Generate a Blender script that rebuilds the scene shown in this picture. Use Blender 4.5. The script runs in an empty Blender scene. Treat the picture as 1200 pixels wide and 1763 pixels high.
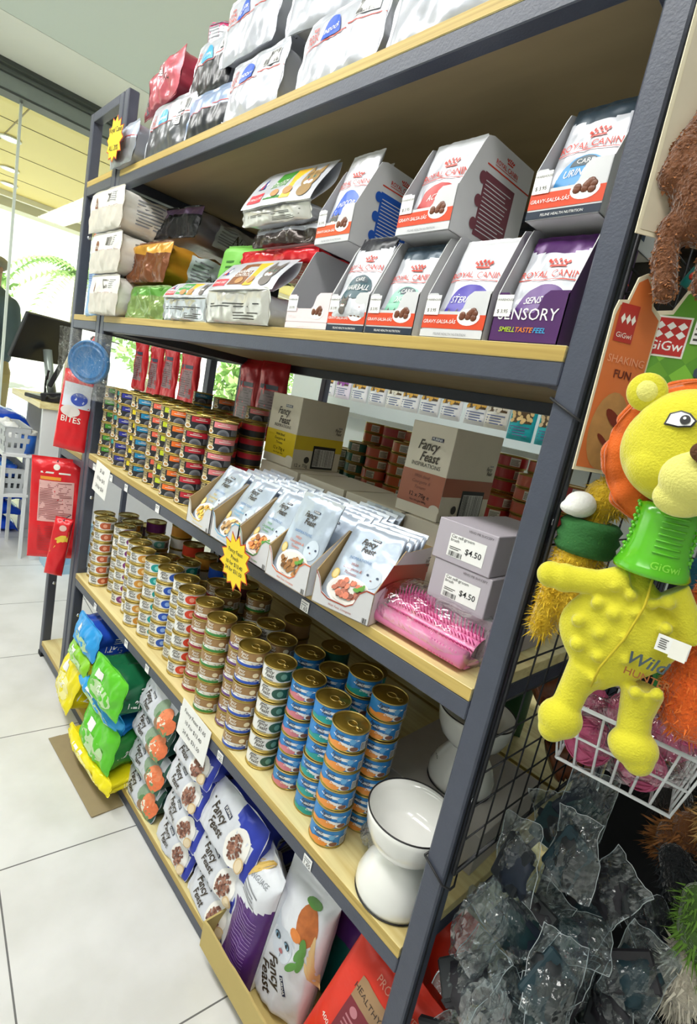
import bpy, math, random
from mathutils import Vector, Matrix, Euler, noise
rnd = random.Random(7)
SC = bpy.context.scene
COL = SC.collection
PI = math.pi
# ---------------------------------------------------------------- camera
R0 = ((0.6666265354, 0.7174257878, 0.2022604788), (0.2791185435, 0.0113469331, -0.9601896093), (-0.6911598229, 0.6965425229, -0.1926826743))
cam = bpy.data.cameras.new('camera'); camo = bpy.data.objects.new('camera', cam); COL.objects.link(camo)
mw = Matrix(((R0[0][0], -R0[1][0], -R0[2][0], 0.28707), (R0[0][1], -R0[1][1], -R0[2][1], -0.56738), (R0[0][2], -R0[1][2], -R0[2][2], 1.15982), (0, 0, 0, 1)))
camo.matrix_world = mw
cam.sensor_fit = 'VERTICAL'; cam.sensor_height = 24.0; cam.lens = 908.0 * 24 / 1763
cam.clip_start = 0.02; cam.clip_end = 200
SC.camera = camo
# ---------------------------------------------------------------- colour management, world
SC.view_settings.view_transform = 'Standard'
try: SC.view_settings.look = 'None'
except Exception: pass
SC.view_settings.gamma = 1.0
SC.view_settings.exposure = 0.0
SC.view_settings.use_curve_mapping = False
wd = bpy.data.worlds.new('daylight'); SC.world = wd; wd.use_nodes = True
nt = wd.node_tree
bg = nt.nodes['Background']
sky = nt.nodes.new('ShaderNodeTexSky'); sky.sky_type = 'HOSEK_WILKIE'; sky.sun_direction = (-0.5, -0.3, 0.8); sky.turbidity = 4
mixw = nt.nodes.new('ShaderNodeMix'); mixw.data_type = 'RGBA'; mixw.inputs[0].default_value = 0.75
mixw.inputs[7].default_value = (1, 1, 1, 1)
nt.links.new(sky.outputs[0], mixw.inputs[6]); nt.links.new(mixw.outputs[2], bg.inputs[0])
bg.inputs[1].default_value = 1.7

def area(name, loc, rot, sx, sy, power, col=(1, 1, 1)):
    l = bpy.data.lights.new(name, 'AREA'); l.shape = 'RECTANGLE'; l.size = sx; l.size_y = sy; l.energy = power; l.color = col
    o = bpy.data.objects.new(name, l); COL.objects.link(o); o.location = loc; o.rotation_euler = rot
    return o
# ceiling lamps of the shop (aisle behind the photographer, aisle behind the rack)
LAMPS = [(-0.75, -0.85, 2.57, 1.9, 0.35, 36), (0.9, -1.0, 2.57, 0.9, 0.35, 13), (-0.9, 1.25, 2.57, 1.8, 0.3, 26), (-2.4, -0.8, 2.57, 1.0, 0.35, 18), (-0.5, -2.3, 2.57, 2.0, 0.35, 16)]
sun = bpy.data.lights.new('sun', 'SUN'); sun.energy = 13.0; sun.angle = .02; suno = bpy.data.objects.new('sun', sun); COL.objects.link(suno); suno.rotation_euler = (math.radians(18), math.radians(22), 0)
for i, (x, y, z, sx, sy, p) in enumerate(LAMPS):
    area('ceiling_lamp_light', (x, y, z), (0, 0, 0), sx, sy, p, (1, 0.985, 0.95))

# ---------------------------------------------------------------- materials
MATS = {}
def lin(c):
    if isinstance(c, str):
        c = c.lstrip('#'); c = [int(c[i:i + 2], 16) / 255 for i in (0, 2, 4)]
    return tuple(((x / 12.92) if x <= 0.04045 else ((x + 0.055) / 1.055) ** 2.4) for x in c) + (1,)
def mat(name, col, rough=0.5, metal=0.0, var=0.06, scale=40, bump=0.0, bscale=120, coat=0.0, trans=0.0, emit=0.0, spec=0.5, stretch=None, sheen=0.0, alpha=1.0):
    if name in MATS: return MATS[name]
    m = bpy.data.materials.new(name); m.use_nodes = True; MATS[name] = m
    nt = m.node_tree; b = nt.nodes['Principled BSDF']; c = lin(col)
    tc = nt.nodes.new('ShaderNodeTexCoord'); mp = nt.nodes.new('ShaderNodeMapping')
    nt.links.new(tc.outputs['Object'], mp.inputs[0])
    if stretch: mp.inputs['Scale'].default_value = stretch
    nz = nt.nodes.new('ShaderNodeTexNoise'); nz.inputs['Scale'].default_value = scale; nz.inputs['Detail'].default_value = 3
    nt.links.new(mp.outputs[0], nz.inputs[0])
    mx = nt.nodes.new('ShaderNodeMix'); mx.data_type = 'RGBA'
    mx.inputs[6].default_value = tuple(max(0, x * (1 - var)) for x in c[:3]) + (1,)
    mx.inputs[7].default_value = tuple(min(1, x * (1 + var)) for x in c[:3]) + (1,)
    nt.links.new(nz.outputs[0], mx.inputs[0]); nt.links.new(mx.outputs[2], b.inputs['Base Color'])
    b.inputs['Roughness'].default_value = rough; b.inputs['Metallic'].default_value = metal
    b.inputs['Specular IOR Level'].default_value = spec
    if coat: b.inputs['Coat Weight'].default_value = coat; b.inputs['Coat Roughness'].default_value = 0.08
    if trans: b.inputs['Transmission Weight'].default_value = trans
    if sheen: b.inputs['Sheen Weight'].default_value = sheen; b.inputs['Sheen Roughness'].default_value = 0.4
    if emit: b.inputs['Emission Color'].default_value = c; b.inputs['Emission Strength'].default_value = emit
    if alpha < 1: b.inputs['Alpha'].default_value = alpha
    if bump:
        n2 = nt.nodes.new('ShaderNodeTexNoise'); n2.inputs['Scale'].default_value = bscale; n2.inputs['Detail'].default_value = 2
        nt.links.new(mp.outputs[0], n2.inputs[0])
        bp = nt.nodes.new('ShaderNodeBump'); bp.inputs['Strength'].default_value = bump; bp.inputs['Distance'].default_value = 0.004
        nt.links.new(n2.outputs[0], bp.inputs['Height']); nt.links.new(bp.outputs[0], b.inputs['Normal'])
    return m
def film(name, tint='#ffffff', refl=0.35, rough=0.12, opac=0.0, bscale=30):
    """thin clear crinkled plastic: mostly see-through, sharp glints"""
    if name in MATS: return MATS[name]
    m = bpy.data.materials.new(name); m.use_nodes = True; MATS[name] = m
    nt = m.node_tree; nt.nodes.remove(nt.nodes['Principled BSDF']); out = nt.nodes['Material Output']
    tr = nt.nodes.new('ShaderNodeBsdfTransparent'); tr.inputs[0].default_value = lin(tint)
    gl = nt.nodes.new('ShaderNodeBsdfGlossy'); gl.inputs['Roughness'].default_value = rough
    df = nt.nodes.new('ShaderNodeBsdfDiffuse'); df.inputs[0].default_value = (.75, .78, .8, 1)
    lw = nt.nodes.new('ShaderNodeLayerWeight'); lw.inputs[0].default_value = refl
    ma = nt.nodes.new('ShaderNodeMath'); ma.operation = 'MULTIPLY_ADD'; ma.inputs[1].default_value = min(.8, refl * 2.2); ma.inputs[2].default_value = 0.04
    nz = nt.nodes.new('ShaderNodeTexNoise'); nz.inputs['Scale'].default_value = bscale; nz.inputs['Detail'].default_value = 3
    tc = nt.nodes.new('ShaderNodeTexCoord'); nt.links.new(tc.outputs['Object'], nz.inputs[0])
    bp = nt.nodes.new('ShaderNodeBump'); bp.inputs['Strength'].default_value = 0.8; bp.inputs['Distance'].default_value = 0.02
    nt.links.new(nz.outputs[0], bp.inputs['Height'])
    nt.links.new(bp.outputs[0], gl.inputs['Normal']); nt.links.new(bp.outputs[0], lw.inputs['Normal'])
    nt.links.new(lw.outputs['Facing'], ma.inputs[0])
    m1 = nt.nodes.new('ShaderNodeMixShader'); m1.inputs[0].default_value = opac
    nt.links.new(tr.outputs[0], m1.inputs[1]); nt.links.new(df.outputs[0], m1.inputs[2])
    m2 = nt.nodes.new('ShaderNodeMixShader')
    nt.links.new(ma.outputs[0], m2.inputs[0]); nt.links.new(m1.outputs[0], m2.inputs[1]); nt.links.new(gl.outputs[0], m2.inputs[2])
    nt.links.new(m2.outputs[0], out.inputs[0])
    return m
def wood(name, c1, c2, rough=0.45, axis=0, sc=1.0):
    if name in MATS: return MATS[name]
    m = bpy.data.materials.new(name); m.use_nodes = True; MATS[name] = m
    nt = m.node_tree; b = nt.nodes['Principled BSDF']
    tc = nt.nodes.new('ShaderNodeTexCoord'); mp = nt.nodes.new('ShaderNodeMapping'); nt.links.new(tc.outputs['Object'], mp.inputs[0])
    s = [22 * sc, 22 * sc, 60 * sc]; s[axis] = 1.6 * sc; mp.inputs['Scale'].default_value = s
    nz = nt.nodes.new('ShaderNodeTexNoise'); nz.inputs['Scale'].default_value = 1.4; nz.inputs['Detail'].default_value = 6; nz.inputs['Distortion'].default_value = 1.2
    nt.links.new(mp.outputs[0], nz.inputs[0])
    cr = nt.nodes.new('ShaderNodeValToRGB'); cr.color_ramp.elements[0].position = .3; cr.color_ramp.elements[1].position = .62
    cr.color_ramp.elements[0].color = lin(c1); cr.color_ramp.elements[1].color = lin(c2)
    nt.links.new(nz.outputs[0], cr.inputs[0]); nt.links.new(cr.outputs[0], b.inputs['Base Color']); b.inputs['Roughness'].default_value = rough
    return m

# ---------------------------------------------------------------- mesh builder
class MB:
    def __init__(s): s.v = []; s.f = []; s.m = []; s.s = []; s.mats = []
    def mi(s, m):
        if m not in s.mats: s.mats.append(m)
        return s.mats.index(m)
    def add(s, vs, fs, m, X=None, smooth=False):
        o = len(s.v)
        s.v += [tuple(X @ Vector(p)) for p in vs] if X is not None else [tuple(p) for p in vs]
        i = s.mi(m)
        for f in fs: s.f.append(tuple(o + k for k in f)); s.m.append(i); s.s.append(smooth)
        return s
    def box(s, x0, x1, y0, y1, z0, z1, m, X=None, b=0.0):
        if b <= 0:
            vs = [(x, y, z) for z in (z0, z1) for y in (y0, y1) for x in (x0, x1)]
            return s.add(vs, [(0, 2, 3, 1), (4, 5, 7, 6), (0, 1, 5, 4), (2, 6, 7, 3), (0, 4, 6, 2), (1, 3, 7, 5)], m, X)
        # bevelled box: 24 verts
        vs = []; 
        for z, sz in ((z0, 1), (z1, -1)):
            for y, sy in ((y0, 1), (y1, -1)):
                for x, sx in ((x0, 1), (x1, -1)):
                    vs += [(x, y + sy * b, z + sz * b), (x + sx * b, y, z + sz * b), (x + sx * b, y + sy * b, z)]
        def c(i, k): return i * 3 + k      # corner i: bit0 x, bit1 y, bit2 z ; k 0=x face 1=y face 2=z face
        F = [(c(0, 0), c(4, 0), c(6, 0), c(2, 0)), (c(1, 0), c(3, 0), c(7, 0), c(5, 0)), (c(0, 1), c(1, 1), c(5, 1), c(4, 1)), (c(2, 1), c(6, 1), c(7, 1), c(3, 1)), (c(0, 2), c(2, 2), c(3, 2), c(1, 2)), (c(4, 2), c(5, 2), c(7, 2), c(6, 2))]
        for a, d, k, l in ((0, 1, 1, 2), (2, 3, 1, 2), (4, 5, 1, 2), (6, 7, 1, 2), (0, 2, 0, 2), (1, 3, 0, 2), (4, 6, 0, 2), (5, 7, 0, 2), (0, 4, 0, 1), (1, 5, 0, 1), (2, 6, 0, 1), (3, 7, 0, 1)):
            F.append((c(a, k), c(d, k), c(d, l), c(a, l)))
        for i in range(8): F.append((c(i, 0), c(i, 1), c(i, 2)))
        return s.add(vs, F, m, X)
    def grid(s, fn, nu, nv, m, X=None, smooth=True, closeu=False, mf=None, flip=False):
        vs = [fn(i / nu, j / nv) for j in range(nv + 1) for i in range(nu + (0 if closeu else 1))]
        w = nu if closeu else nu + 1; fs = []
        for j in range(nv):
            for i in range(nu):
                a = j * w + i; b = j * w + (i + 1) % w; q = (a, b, b + w, a + w)
                fs.append(q[::-1] if flip else q)
        if mf is None: return s.add(vs, fs, m, X, smooth)
        o = len(s.v); s.v += [tuple(X @ Vector(p)) for p in vs] if X is not None else [tuple(p) for p in vs]
        k = 0
        for j in range(nv):
            for i in range(nu):
                s.f.append(tuple(o + q for q in fs[k])); s.m.append(s.mi(mf((i + .5) / nu, (j + .5) / nv))); s.s.append(smooth); k += 1
        return s
    def lathe(s, prof, n, m, X=None, smooth=True, cap=True):
        vs = []; fs = []
        for r, z in prof: vs += [(r * math.cos(2 * PI * i / n), r * math.sin(2 * PI * i / n), z) for i in range(n)]
        for j in range(len(prof) - 1):
            for i in range(n): fs.append((j * n + i, j * n + (i + 1) % n, (j + 1) * n + (i + 1) % n, (j + 1) * n + i))
        if cap:
            if prof[0][0] > 1e-6: fs.append(tuple(range(n))[::-1])
            if prof[-1][0] > 1e-6: fs.append(tuple((len(prof) - 1) * n + i for i in range(n)))
        return s.add(vs, fs, m, X, smooth)
    def tube(s, pts, r, m, X=None, n=8, smooth=True, rr=None, cap=True):
        pts = [Vector(p) for p in pts]; vs = []; fs = []; up = Vector((0, 0, 1)); prev = None
        for i, p in enumerate(pts):
            t = (pts[min(i + 1, len(pts) - 1)] - pts[max(i - 1, 0)])
            t = t.normalized() if t.length > 1e-9 else Vector((0, 0, 1))
            if prev is None:
                a = t.cross(up); a = a.normalized() if a.length > 1e-3 else Vector((1, 0, 0))
            else:
                a = (prev - t * prev.dot(t)).normalized()
            b = t.cross(a); prev = a; q = rr[i] if rr else r
            vs += [p + a * math.cos(2 * PI * k / n) * q + b * math.sin(2 * PI * k / n) * q for k in range(n)]
        for j in range(len(pts) - 1):
            for k in range(n): fs.append((j * n + k, j * n + (k + 1) % n, (j + 1) * n + (k + 1) % n, (j + 1) * n + k))
        if cap: fs += [tuple(range(n))[::-1], tuple((len(pts) - 1) * n + k for k in range(n))]
        return s.add(vs, fs, m, X, smooth)
    def ball(s, c, r, m, X=None, nu=16, nv=10, sc=(1, 1, 1), nz=0, seed=0):
        def fn(u, v):
            a = 2 * PI * u; b = PI * (v - .5); d = Vector((math.cos(a) * math.cos(b), math.sin(a) * math.cos(b), math.sin(b)))
            k = r * (1 + nz * noise.noise(d * 2.3 + Vector((seed, seed * 1.7, 0)))) if nz else r
            return (c[0] + d.x * k * sc[0], c[1] + d.y * k * sc[1], c[2] + d.z * k * sc[2])
        return s.grid(fn, nu, nv, m, X, True, True)
    def prism(s, poly, y0, y1, m, X=None, m2=None):
        n = len(poly); vs = [(x, y0, z) for x, z in poly] + [(x, y1, z) for x, z in poly]
        s.add(vs, [tuple(range(n)), tuple(range(n, 2 * n))[::-1]], m, X)
        return s.add(vs, [(i, i + n, (i + 1) % n + n, (i + 1) % n) for i in range(n)], m2 or m, X)
    # ---- decals mapped through surf(u, v, off)
    def rect(s, sf, u0, u1, v0, v1, m, k=1, n=(4, 2)):
        return s.grid(lambda a, b: sf(u0 + (u1 - u0) * a, v0 + (v1 - v0) * b, k * OFF), n[0], n[1], m)
    def ell(s, sf, cu, cv, ru, rv, m, k=1, n=20, rot=0.0, a0=0, a1=1, rings=2):
        c, d = math.cos(rot), math.sin(rot)
        def fn(a, b):
            t = 2 * PI * (a0 + (a1 - a0) * a); x = ru * math.cos(t) * b; y = rv * math.sin(t) * b
            return sf(cu + x * c - y * d, cv + x * d + y * c, k * OFF)
        return s.grid(fn, n, rings, m)
    def poly(s, sf, pts, m, k=1, rings=2):
        cx = sum(p[0] for p in pts) / len(pts); cy = sum(p[1] for p in pts) / len(pts); n = len(pts)
        def fn(a, b):
            p = pts[int(round(a * n)) % n]; return sf(cx + (p[0] - cx) * b, cy + (p[1] - cy) * b, k * OFF)
        return s.grid(fn, n, rings, m, smooth=False)
    def lines(s, sf, u0, u1, v0, v1, n, m, k=2, fill=0.4, seed=1):
        r = random.Random(seed); h = (v1 - v0) / n
        for i in range(n):
            v = v1 - h * (i + .75); e = u1 - (u1 - u0) * (r.random() * .25)
            s.rect(sf, u0, e, v, v + h * fill, m, k, (3, 1))
        return s
    def bars(s, sf, u0, u1, v0, v1, m, k=2, n=14, seed=3, white=None):
        if white: s.rect(sf, u0 - .001, u1 + .001, v0 - .001, v1 + .001, white, k - .5, (3, 2))
        r = random.Random(seed); w = (u1 - u0) / n
        for i in range(n):
            a = u0 + i * w; s.rect(sf, a, a + w * r.choice((.3, .5, .7)), v0, v1, m, k, (1, 1))
        return s
    def text(s, sf, txt, u, v, size, m, k=2, al='C', rot=0.0, shear=0.0, wide=1.0, bold=0.0):
        vs, fs = glyphs(txt, al, shear, bold); c, d = math.cos(rot), math.sin(rot)
        return s.add([sf(u + x * size * wide * c - y * size * d, v + x * size * wide * d + y * size * c, k * OFF) for x, y in vs], fs, m)
    def obj(s, name, parent=None, loc=None, mods=None):
        me = bpy.data.meshes.new(name); me.from_pydata(s.v, [], s.f)
        for m in s.mats: me.materials.append(m)
        me.polygons.foreach_set('material_index', s.m); me.polygons.foreach_set('use_smooth', s.s); me.update()
        o = bpy.data.objects.new(name, me); COL.objects.link(o)
        if parent: o.parent = parent
        if loc: o.location = loc
        return o
OFF = 0.00035
GL = {}
def glyphs(txt, al, shear, bold):
    key = (txt, al, shear, bold)
    if key in GL: return GL[key]
    c = bpy.data.curves.new('lettering', 'FONT'); c.body = txt; c.size = 1.0; c.resolution_u = 2; c.shear = shear; c.offset = bold
    c.align_x = {'C': 'CENTER', 'L': 'LEFT', 'R': 'RIGHT'}[al]; c.space_line = .85
    o = bpy.data.objects.new('lettering', c); me = bpy.data.meshes.new_from_object(o)
    r = ([(v.co.x, v.co.y) for v in me.vertices], [tuple(p.vertices) for p in me.polygons])
    bpy.data.objects.remove(o); bpy.data.curves.remove(c); bpy.data.meshes.remove(me)
    GL[key] = r; return r
def plane(X=None, flipx=False):
    """flat surface: u right, v up, facing -y in local space, transformed by X"""
    X = X or Matrix()
    def sf(u, v, off=0.0): return X @ Vector((u, -off, v))
    return sf
def T(x=0, y=0, z=0, rx=0, ry=0, rz=0):
    return Matrix.Translation((x, y, z)) @ Euler((rx, ry, rz)).to_matrix().to_4x4()
# ---------------------------------------------------------------- scene tree helpers
def tag(o, label, cat, group=None, kind=None):
    if label: o['label'] = label
    if cat: o['category'] = cat
    if group: o['group'] = group
    if kind: o['kind'] = kind
    return o
def thing(name, label, cat, loc=(0, 0, 0), rot=(0, 0, 0), group=None):
    o = bpy.data.objects.new(name, None); COL.objects.link(o); o.empty_display_size = .02
    o.location = loc; o.rotation_euler = rot
    return tag(o, label, cat, group)
def dup(root, loc, rot=None, label=None, group=None, parent=None):
    r = root.copy(); COL.objects.link(r); r.parent = parent
    if loc is not None: r.location = loc
    if rot is not None: r.rotation_euler = rot
    if label: r['label'] = label
    if group: r['group'] = group
    for ch in list(root.children): dup(ch, None, None, None, None, r)
    return r
def struct(mb, name):
    o = mb.obj(name); o['kind'] = 'structure'; return o
# common materials
WHITE = mat('white_print', '#f4f4f2', .45); BLACK = mat('black_print', '#17171a', .45); INK = mat('dark_ink', '#3a3530', .5)
RED = mat('red_print', '#c8281e', .4); STEEL = mat('black_steel', '#454a59', .42, .0, .12, 60, .1, 300)
GREY = mat('grey_print', '#8b8e94', .5)
# ---------------------------------------------------------------- floor, ceiling, glass front
def tile_mat():
    m = bpy.data.materials.new('floor_tiles'); m.use_nodes = True; nt = m.node_tree; b = nt.nodes['Principled BSDF']
    tc = nt.nodes.new('ShaderNodeTexCoord'); mp = nt.nodes.new('ShaderNodeMapping'); nt.links.new(tc.outputs['Object'], mp.inputs[0])
    mp.inputs['Rotation'].default_value = (0, 0, math.radians(5)); mp.inputs['Location'].default_value = (.32, -.108, 0)
    br = nt.nodes.new('ShaderNodeTexBrick'); br.offset = 0; br.inputs['Scale'].default_value = 1
    br.inputs['Brick Width'].default_value = .48; br.inputs['Row Height'].default_value = .48; br.inputs['Mortar Size'].default_value = .0017; br.inputs['Mortar Smooth'].default_value = 0
    nt.links.new(mp.outputs[0], br.inputs[0])
    nz = nt.nodes.new('ShaderNodeTexNoise'); nz.inputs['Scale'].default_value = 5; nz.inputs['Detail'].default_value = 6; nt.links.new(mp.outputs[0], nz.inputs[0])
    cr = nt.nodes.new('ShaderNodeValToRGB'); cr.color_ramp.elements[0].color = lin('#d8d8d6'); cr.color_ramp.elements[1].color = lin('#e6e6e6'); cr.color_ramp.elements[0].position = .35; cr.color_ramp.elements[1].position = .6
    nt.links.new(nz.outputs[0], cr.inputs[0])
    nt.links.new(cr.outputs[0], br.inputs['Color1']); nt.links.new(cr.outputs[0], br.inputs['Color2']); br.inputs['Mortar'].default_value = lin('#6c6c6c')
    nt.links.new(br.outputs[0], b.inputs['Base Color']); b.inputs['Roughness'].default_value = .32
    return m
H = 2.6; GX = -3.75; GTOP = 2.47
mb = MB(); mb.box(-9, 3.2, -3.2, 4.0, -.05, 0, tile_mat()); struct(mb, 'floor')
CEIL = mat('ceiling_paint', '#dbe6e2', .8, var=.02, scale=2); SOFF = mat('soffit_paint', '#f2f5f0', .8, var=.02, scale=2)
mb = MB(); mb.box(-3.12, 3.2, -3.2, 4.0, H, H + .08, CEIL); struct(mb, 'ceiling')
mb = MB(); mb.box(GX + .14, -3.12, -3.2, 4.0, H - .002, H + .08, SOFF); struct(mb, 'trim_1')
RAIL = mat('aluminium_track', '#7c837f', .45, .5)
mb = MB(); mb.box(GX - .02, GX + .14, -3.2, 4, H - .03, H + .05, mat('dark_track', '#4a504c', .5), b=.004)
mb.box(GX - .02, GX + .10, -3.2, 4, H - .05, H - .03, RAIL); mb.box(GX - .03, GX + .08, -3.2, 4, GTOP, H - .05, mat('pale_track', '#9aa39f', .4, .3), b=.004)
mb.box(GX - .02, GX + .09, -3.2, 4, GTOP - .012, GTOP, mat('dark_track', '#4a504c')); struct(mb, 'trim_2')
GLASS = film('clear_glass', '#fafffa', .12, .02, .02, .01)
YPAN = mat('yellow_ceiling_panel', '#f0d878', .5, var=.06, scale=.8)
for k, (a, b) in enumerate(((-3.2, -1.2), (-1.19, .17), (.18, 1.6), (1.61, 4))):
    mb = MB(); mb.box(GX, GX + .008, a, b, .03, GTOP, GLASS); mb.box(GX - .004, GX + .014, b - .004, b + .010, .03, GTOP, mat('glass_edge', '#dfe8e0', .2)); struct(mb, 'window_%d' % (k + 1))
# back wall of the shop, right wall
WALLP = mat('wall_paint', '#cfd2cd', .8, var=.02)
mb = MB(); mb.box(-3.75, 3.2, 4.0, 4.1, 0, H, WALLP); struct(mb, 'wall_back')
mb = MB(); mb.box(3.2, 3.3, -3.2, 4.0, 0, H, WALLP); struct(mb, 'wall_right')
mb = MB(); mb.box(-3.75, 3.2, -3.3, -3.2, 0, H, WALLP); struct(mb, 'wall_front')
# walkway outside the glass: yellow panelled canopy with downlights, then daylight and greenery
mb = MB(); mb.box(-7.0, GX - .03, -4, 6, H + .0, H + .05, YPAN)
SEAM = mat('panel_seam', '#8a7632', .6)
for x in (-4.6, -5.4, -6.2): mb.box(x, x + .008, -4, 6, H - .003, H, SEAM)
for i in range(8):
    y = -2.4 + i * .9
    mb.box(-7.0, GX - .03, y, y + .008, H - .004, H, SEAM)
struct(mb, 'trim_3')
mb = MB(); mb.box(-7.25, -7.0, -4, 6, H - .12, H + .1, mat('canopy_edge', '#d8d4b8', .6)); mb.box(-6.9, -6.84, -4, 6, H - .05, H, mat('canopy_edge2', '#f3efe0', .6)); struct(mb, 'trim_4')
LAMPE = mat('downlight_lens', '#fff6dc', .4, emit=14)
dl = None
for i, (x, y) in enumerate(((-5.0, .35), (-5.9, .52), (-6.5, .63))):
    if dl is None:
        dl = thing('downlight', 'round downlight in the yellow canopy outside, nearest the glass', 'light', (x, y, H - .004), group='downlights in the canopy')
        m_ = MB(); m_.lathe([(.075, 0), (.075, -.008), (.06, -.01), (.058, -.002)], 24, WHITE); m_.obj('trim_ring', dl)
        m_ = MB(); m_.lathe([(.058, -.004), (0.0, -.004)], 24, LAMPE, cap=False); m_.obj('lens', dl)
    else: dup(dl, (x, y, H - .004), label=['', 'round downlight in the yellow canopy outside, middle one', 'round downlight in the yellow canopy outside, farthest from the glass'][i])
mb = MB(); mb.box(-30, -9, -14, 22, -.06, -.01, mat('pavement', '#c9c8c0', .9, bump=.2)); struct(mb, 'trim_5')
# ---------------------------------------------------------------- shelving racks
S1, S2, S3, S4, S5 = 1.673, 1.271, .854, .4525, .046
WD, BH, DEP = .0174, .026, .55
WOODM = wood('pine_board', '#cfb878', '#ecdfa6', .42); WEDGE = wood('pine_edge', '#a98d45', '#c9ae62', .5)
RIV = mat('steel_rivet', '#d9dde2', .25, .9)
def post(parent, x0, y0, ztop, rivets=()):
    mb = MB(); mb.box(x0, x0 + .03, y0, y0 + .03, 0.004, ztop, STEEL, b=.0025)
    p = mb.obj('post', parent)
    m = MB(); m.box(x0 - .002, x0 + .032, y0 - .002, y0 + .032, 0, .018, mat('foot_rubber', '#17181c', .7)); m.obj('foot', p)
    for (x, y, z, ax) in rivets:
        m = MB(); X = T(x, y, z) @ (Euler((0, PI / 2, 0)).to_matrix().to_4x4() if ax == 'x' else Euler((PI / 2, 0, 0)).to_matrix().to_4x4())
        m.lathe([(.0062, 0), (.0062, .0012), (.004, .0028), (0, .0032)], 14, RIV, X); m.obj('rivet', p)
    return p
UNDER = mat('brown_board_underside', '#9a8868', .75, var=.15, scale=4, stretch=(1, 6, 6))  # underside panel, browner and darker than the board top
def rack(xl, xr, ztop, levels, label, topbeam=False, rv=True, DEP=.55):
    """xl, xr: inner clear edges of the end posts"""
    t = thing('shelving_rack', label, 'shelf', ((xl + xr) / 2, DEP / 2, 0)); P = t; c = Vector(t.location)
    def L(mb, n, par=P):
        mb.v = [(v[0] - c.x, v[1] - c.y, v[2]) for v in mb.v]; return mb.obj(n, par)
    for (px, py) in ((xl - .03, 0), (xr, 0), (xl - .03, DEP - .03), (xr, DEP - .03)):
        mb = MB(); mb.box(px, px + .03, py, py + .03, .004, ztop, STEEL, b=.0025); p = L(mb, 'post')
        m = MB(); m.box(px - .0015, px + .0315, py - .0015, py + .0315, 0, .016, mat('foot_rubber', '#17181c', .7)); L(m, 'foot', p)
        if px == xr and py == 0:
            m = MB(); m.box(px + .0298, px + .0308, py + .009, py + .0125, .02, ztop - .01, mat('slot_dark', '#0c0e13', .6)); L(m, 'slot', p)
        if rv:
            for z in (.30, .71, 1.08, 1.52):
                m = MB(); m.lathe([(.0062, 0), (.0062, .0012), (.004, .0028), (0, .0032)], 14, RIV, T(px + .03, py + .021, z, 0, PI / 2, 0)); L(m, 'rivet', p)
    for z in levels:
        zb = z - WD
        for y0 in (0.0, DEP - .026):
            mb = MB(); mb.box(xl, xr, y0, y0 + .026, zb - BH, zb, STEEL, b=.0015); L(mb, 'beam')
        for x0 in (xl, xr - .026):
            mb = MB(); mb.box(x0, x0 + .026, .026, DEP - .026, zb - BH, zb, STEEL, b=.0015); L(mb, 'side_beam')
        mb = MB(); mb.box(xl, xr - .001, .0, DEP, zb, z, WOODM, b=.0006)
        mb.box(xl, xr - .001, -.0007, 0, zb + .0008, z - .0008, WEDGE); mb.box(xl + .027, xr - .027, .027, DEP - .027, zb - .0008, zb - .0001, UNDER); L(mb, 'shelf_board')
    if topbeam:
        for y0 in (0, DEP - .026):
            mb = MB(); mb.box(xl, xr, y0, y0 + .026, ztop - .027, ztop - .001, STEEL, b=.0015); L(mb, 'beam')
    return t
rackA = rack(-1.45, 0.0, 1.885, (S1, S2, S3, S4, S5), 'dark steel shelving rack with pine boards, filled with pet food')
for z_ in (1.885,):
    pass
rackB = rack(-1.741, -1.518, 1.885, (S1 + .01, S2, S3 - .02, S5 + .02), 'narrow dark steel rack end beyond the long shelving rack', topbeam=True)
# price stickers on the beam faces
STK = mat('sticker_paper', '#f6f6f6', .6)
def px_tag(x, z, w=.022, h=.017, txt=None, rz=0.0, name='price_tag', label='', grp='small white price stickers on the shelf beams'):
    t = thing(name, label, 'price tag', (x, -.0014, z), (0, rz, 0), grp)
    m = MB(); m.box(-w / 2, w / 2, -.0004, .0004, -h / 2, h / 2, STK); sf = plane(T(0, -.0006, 0))
    m.lines(sf, -w * .4, w * .4, 0, h * .4, 2, GREY, 1)
    if txt: m.text(sf, txt, 0, -h * .38, h * .55, BLACK, 1)
    m.obj('sticker', t); return t
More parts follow.
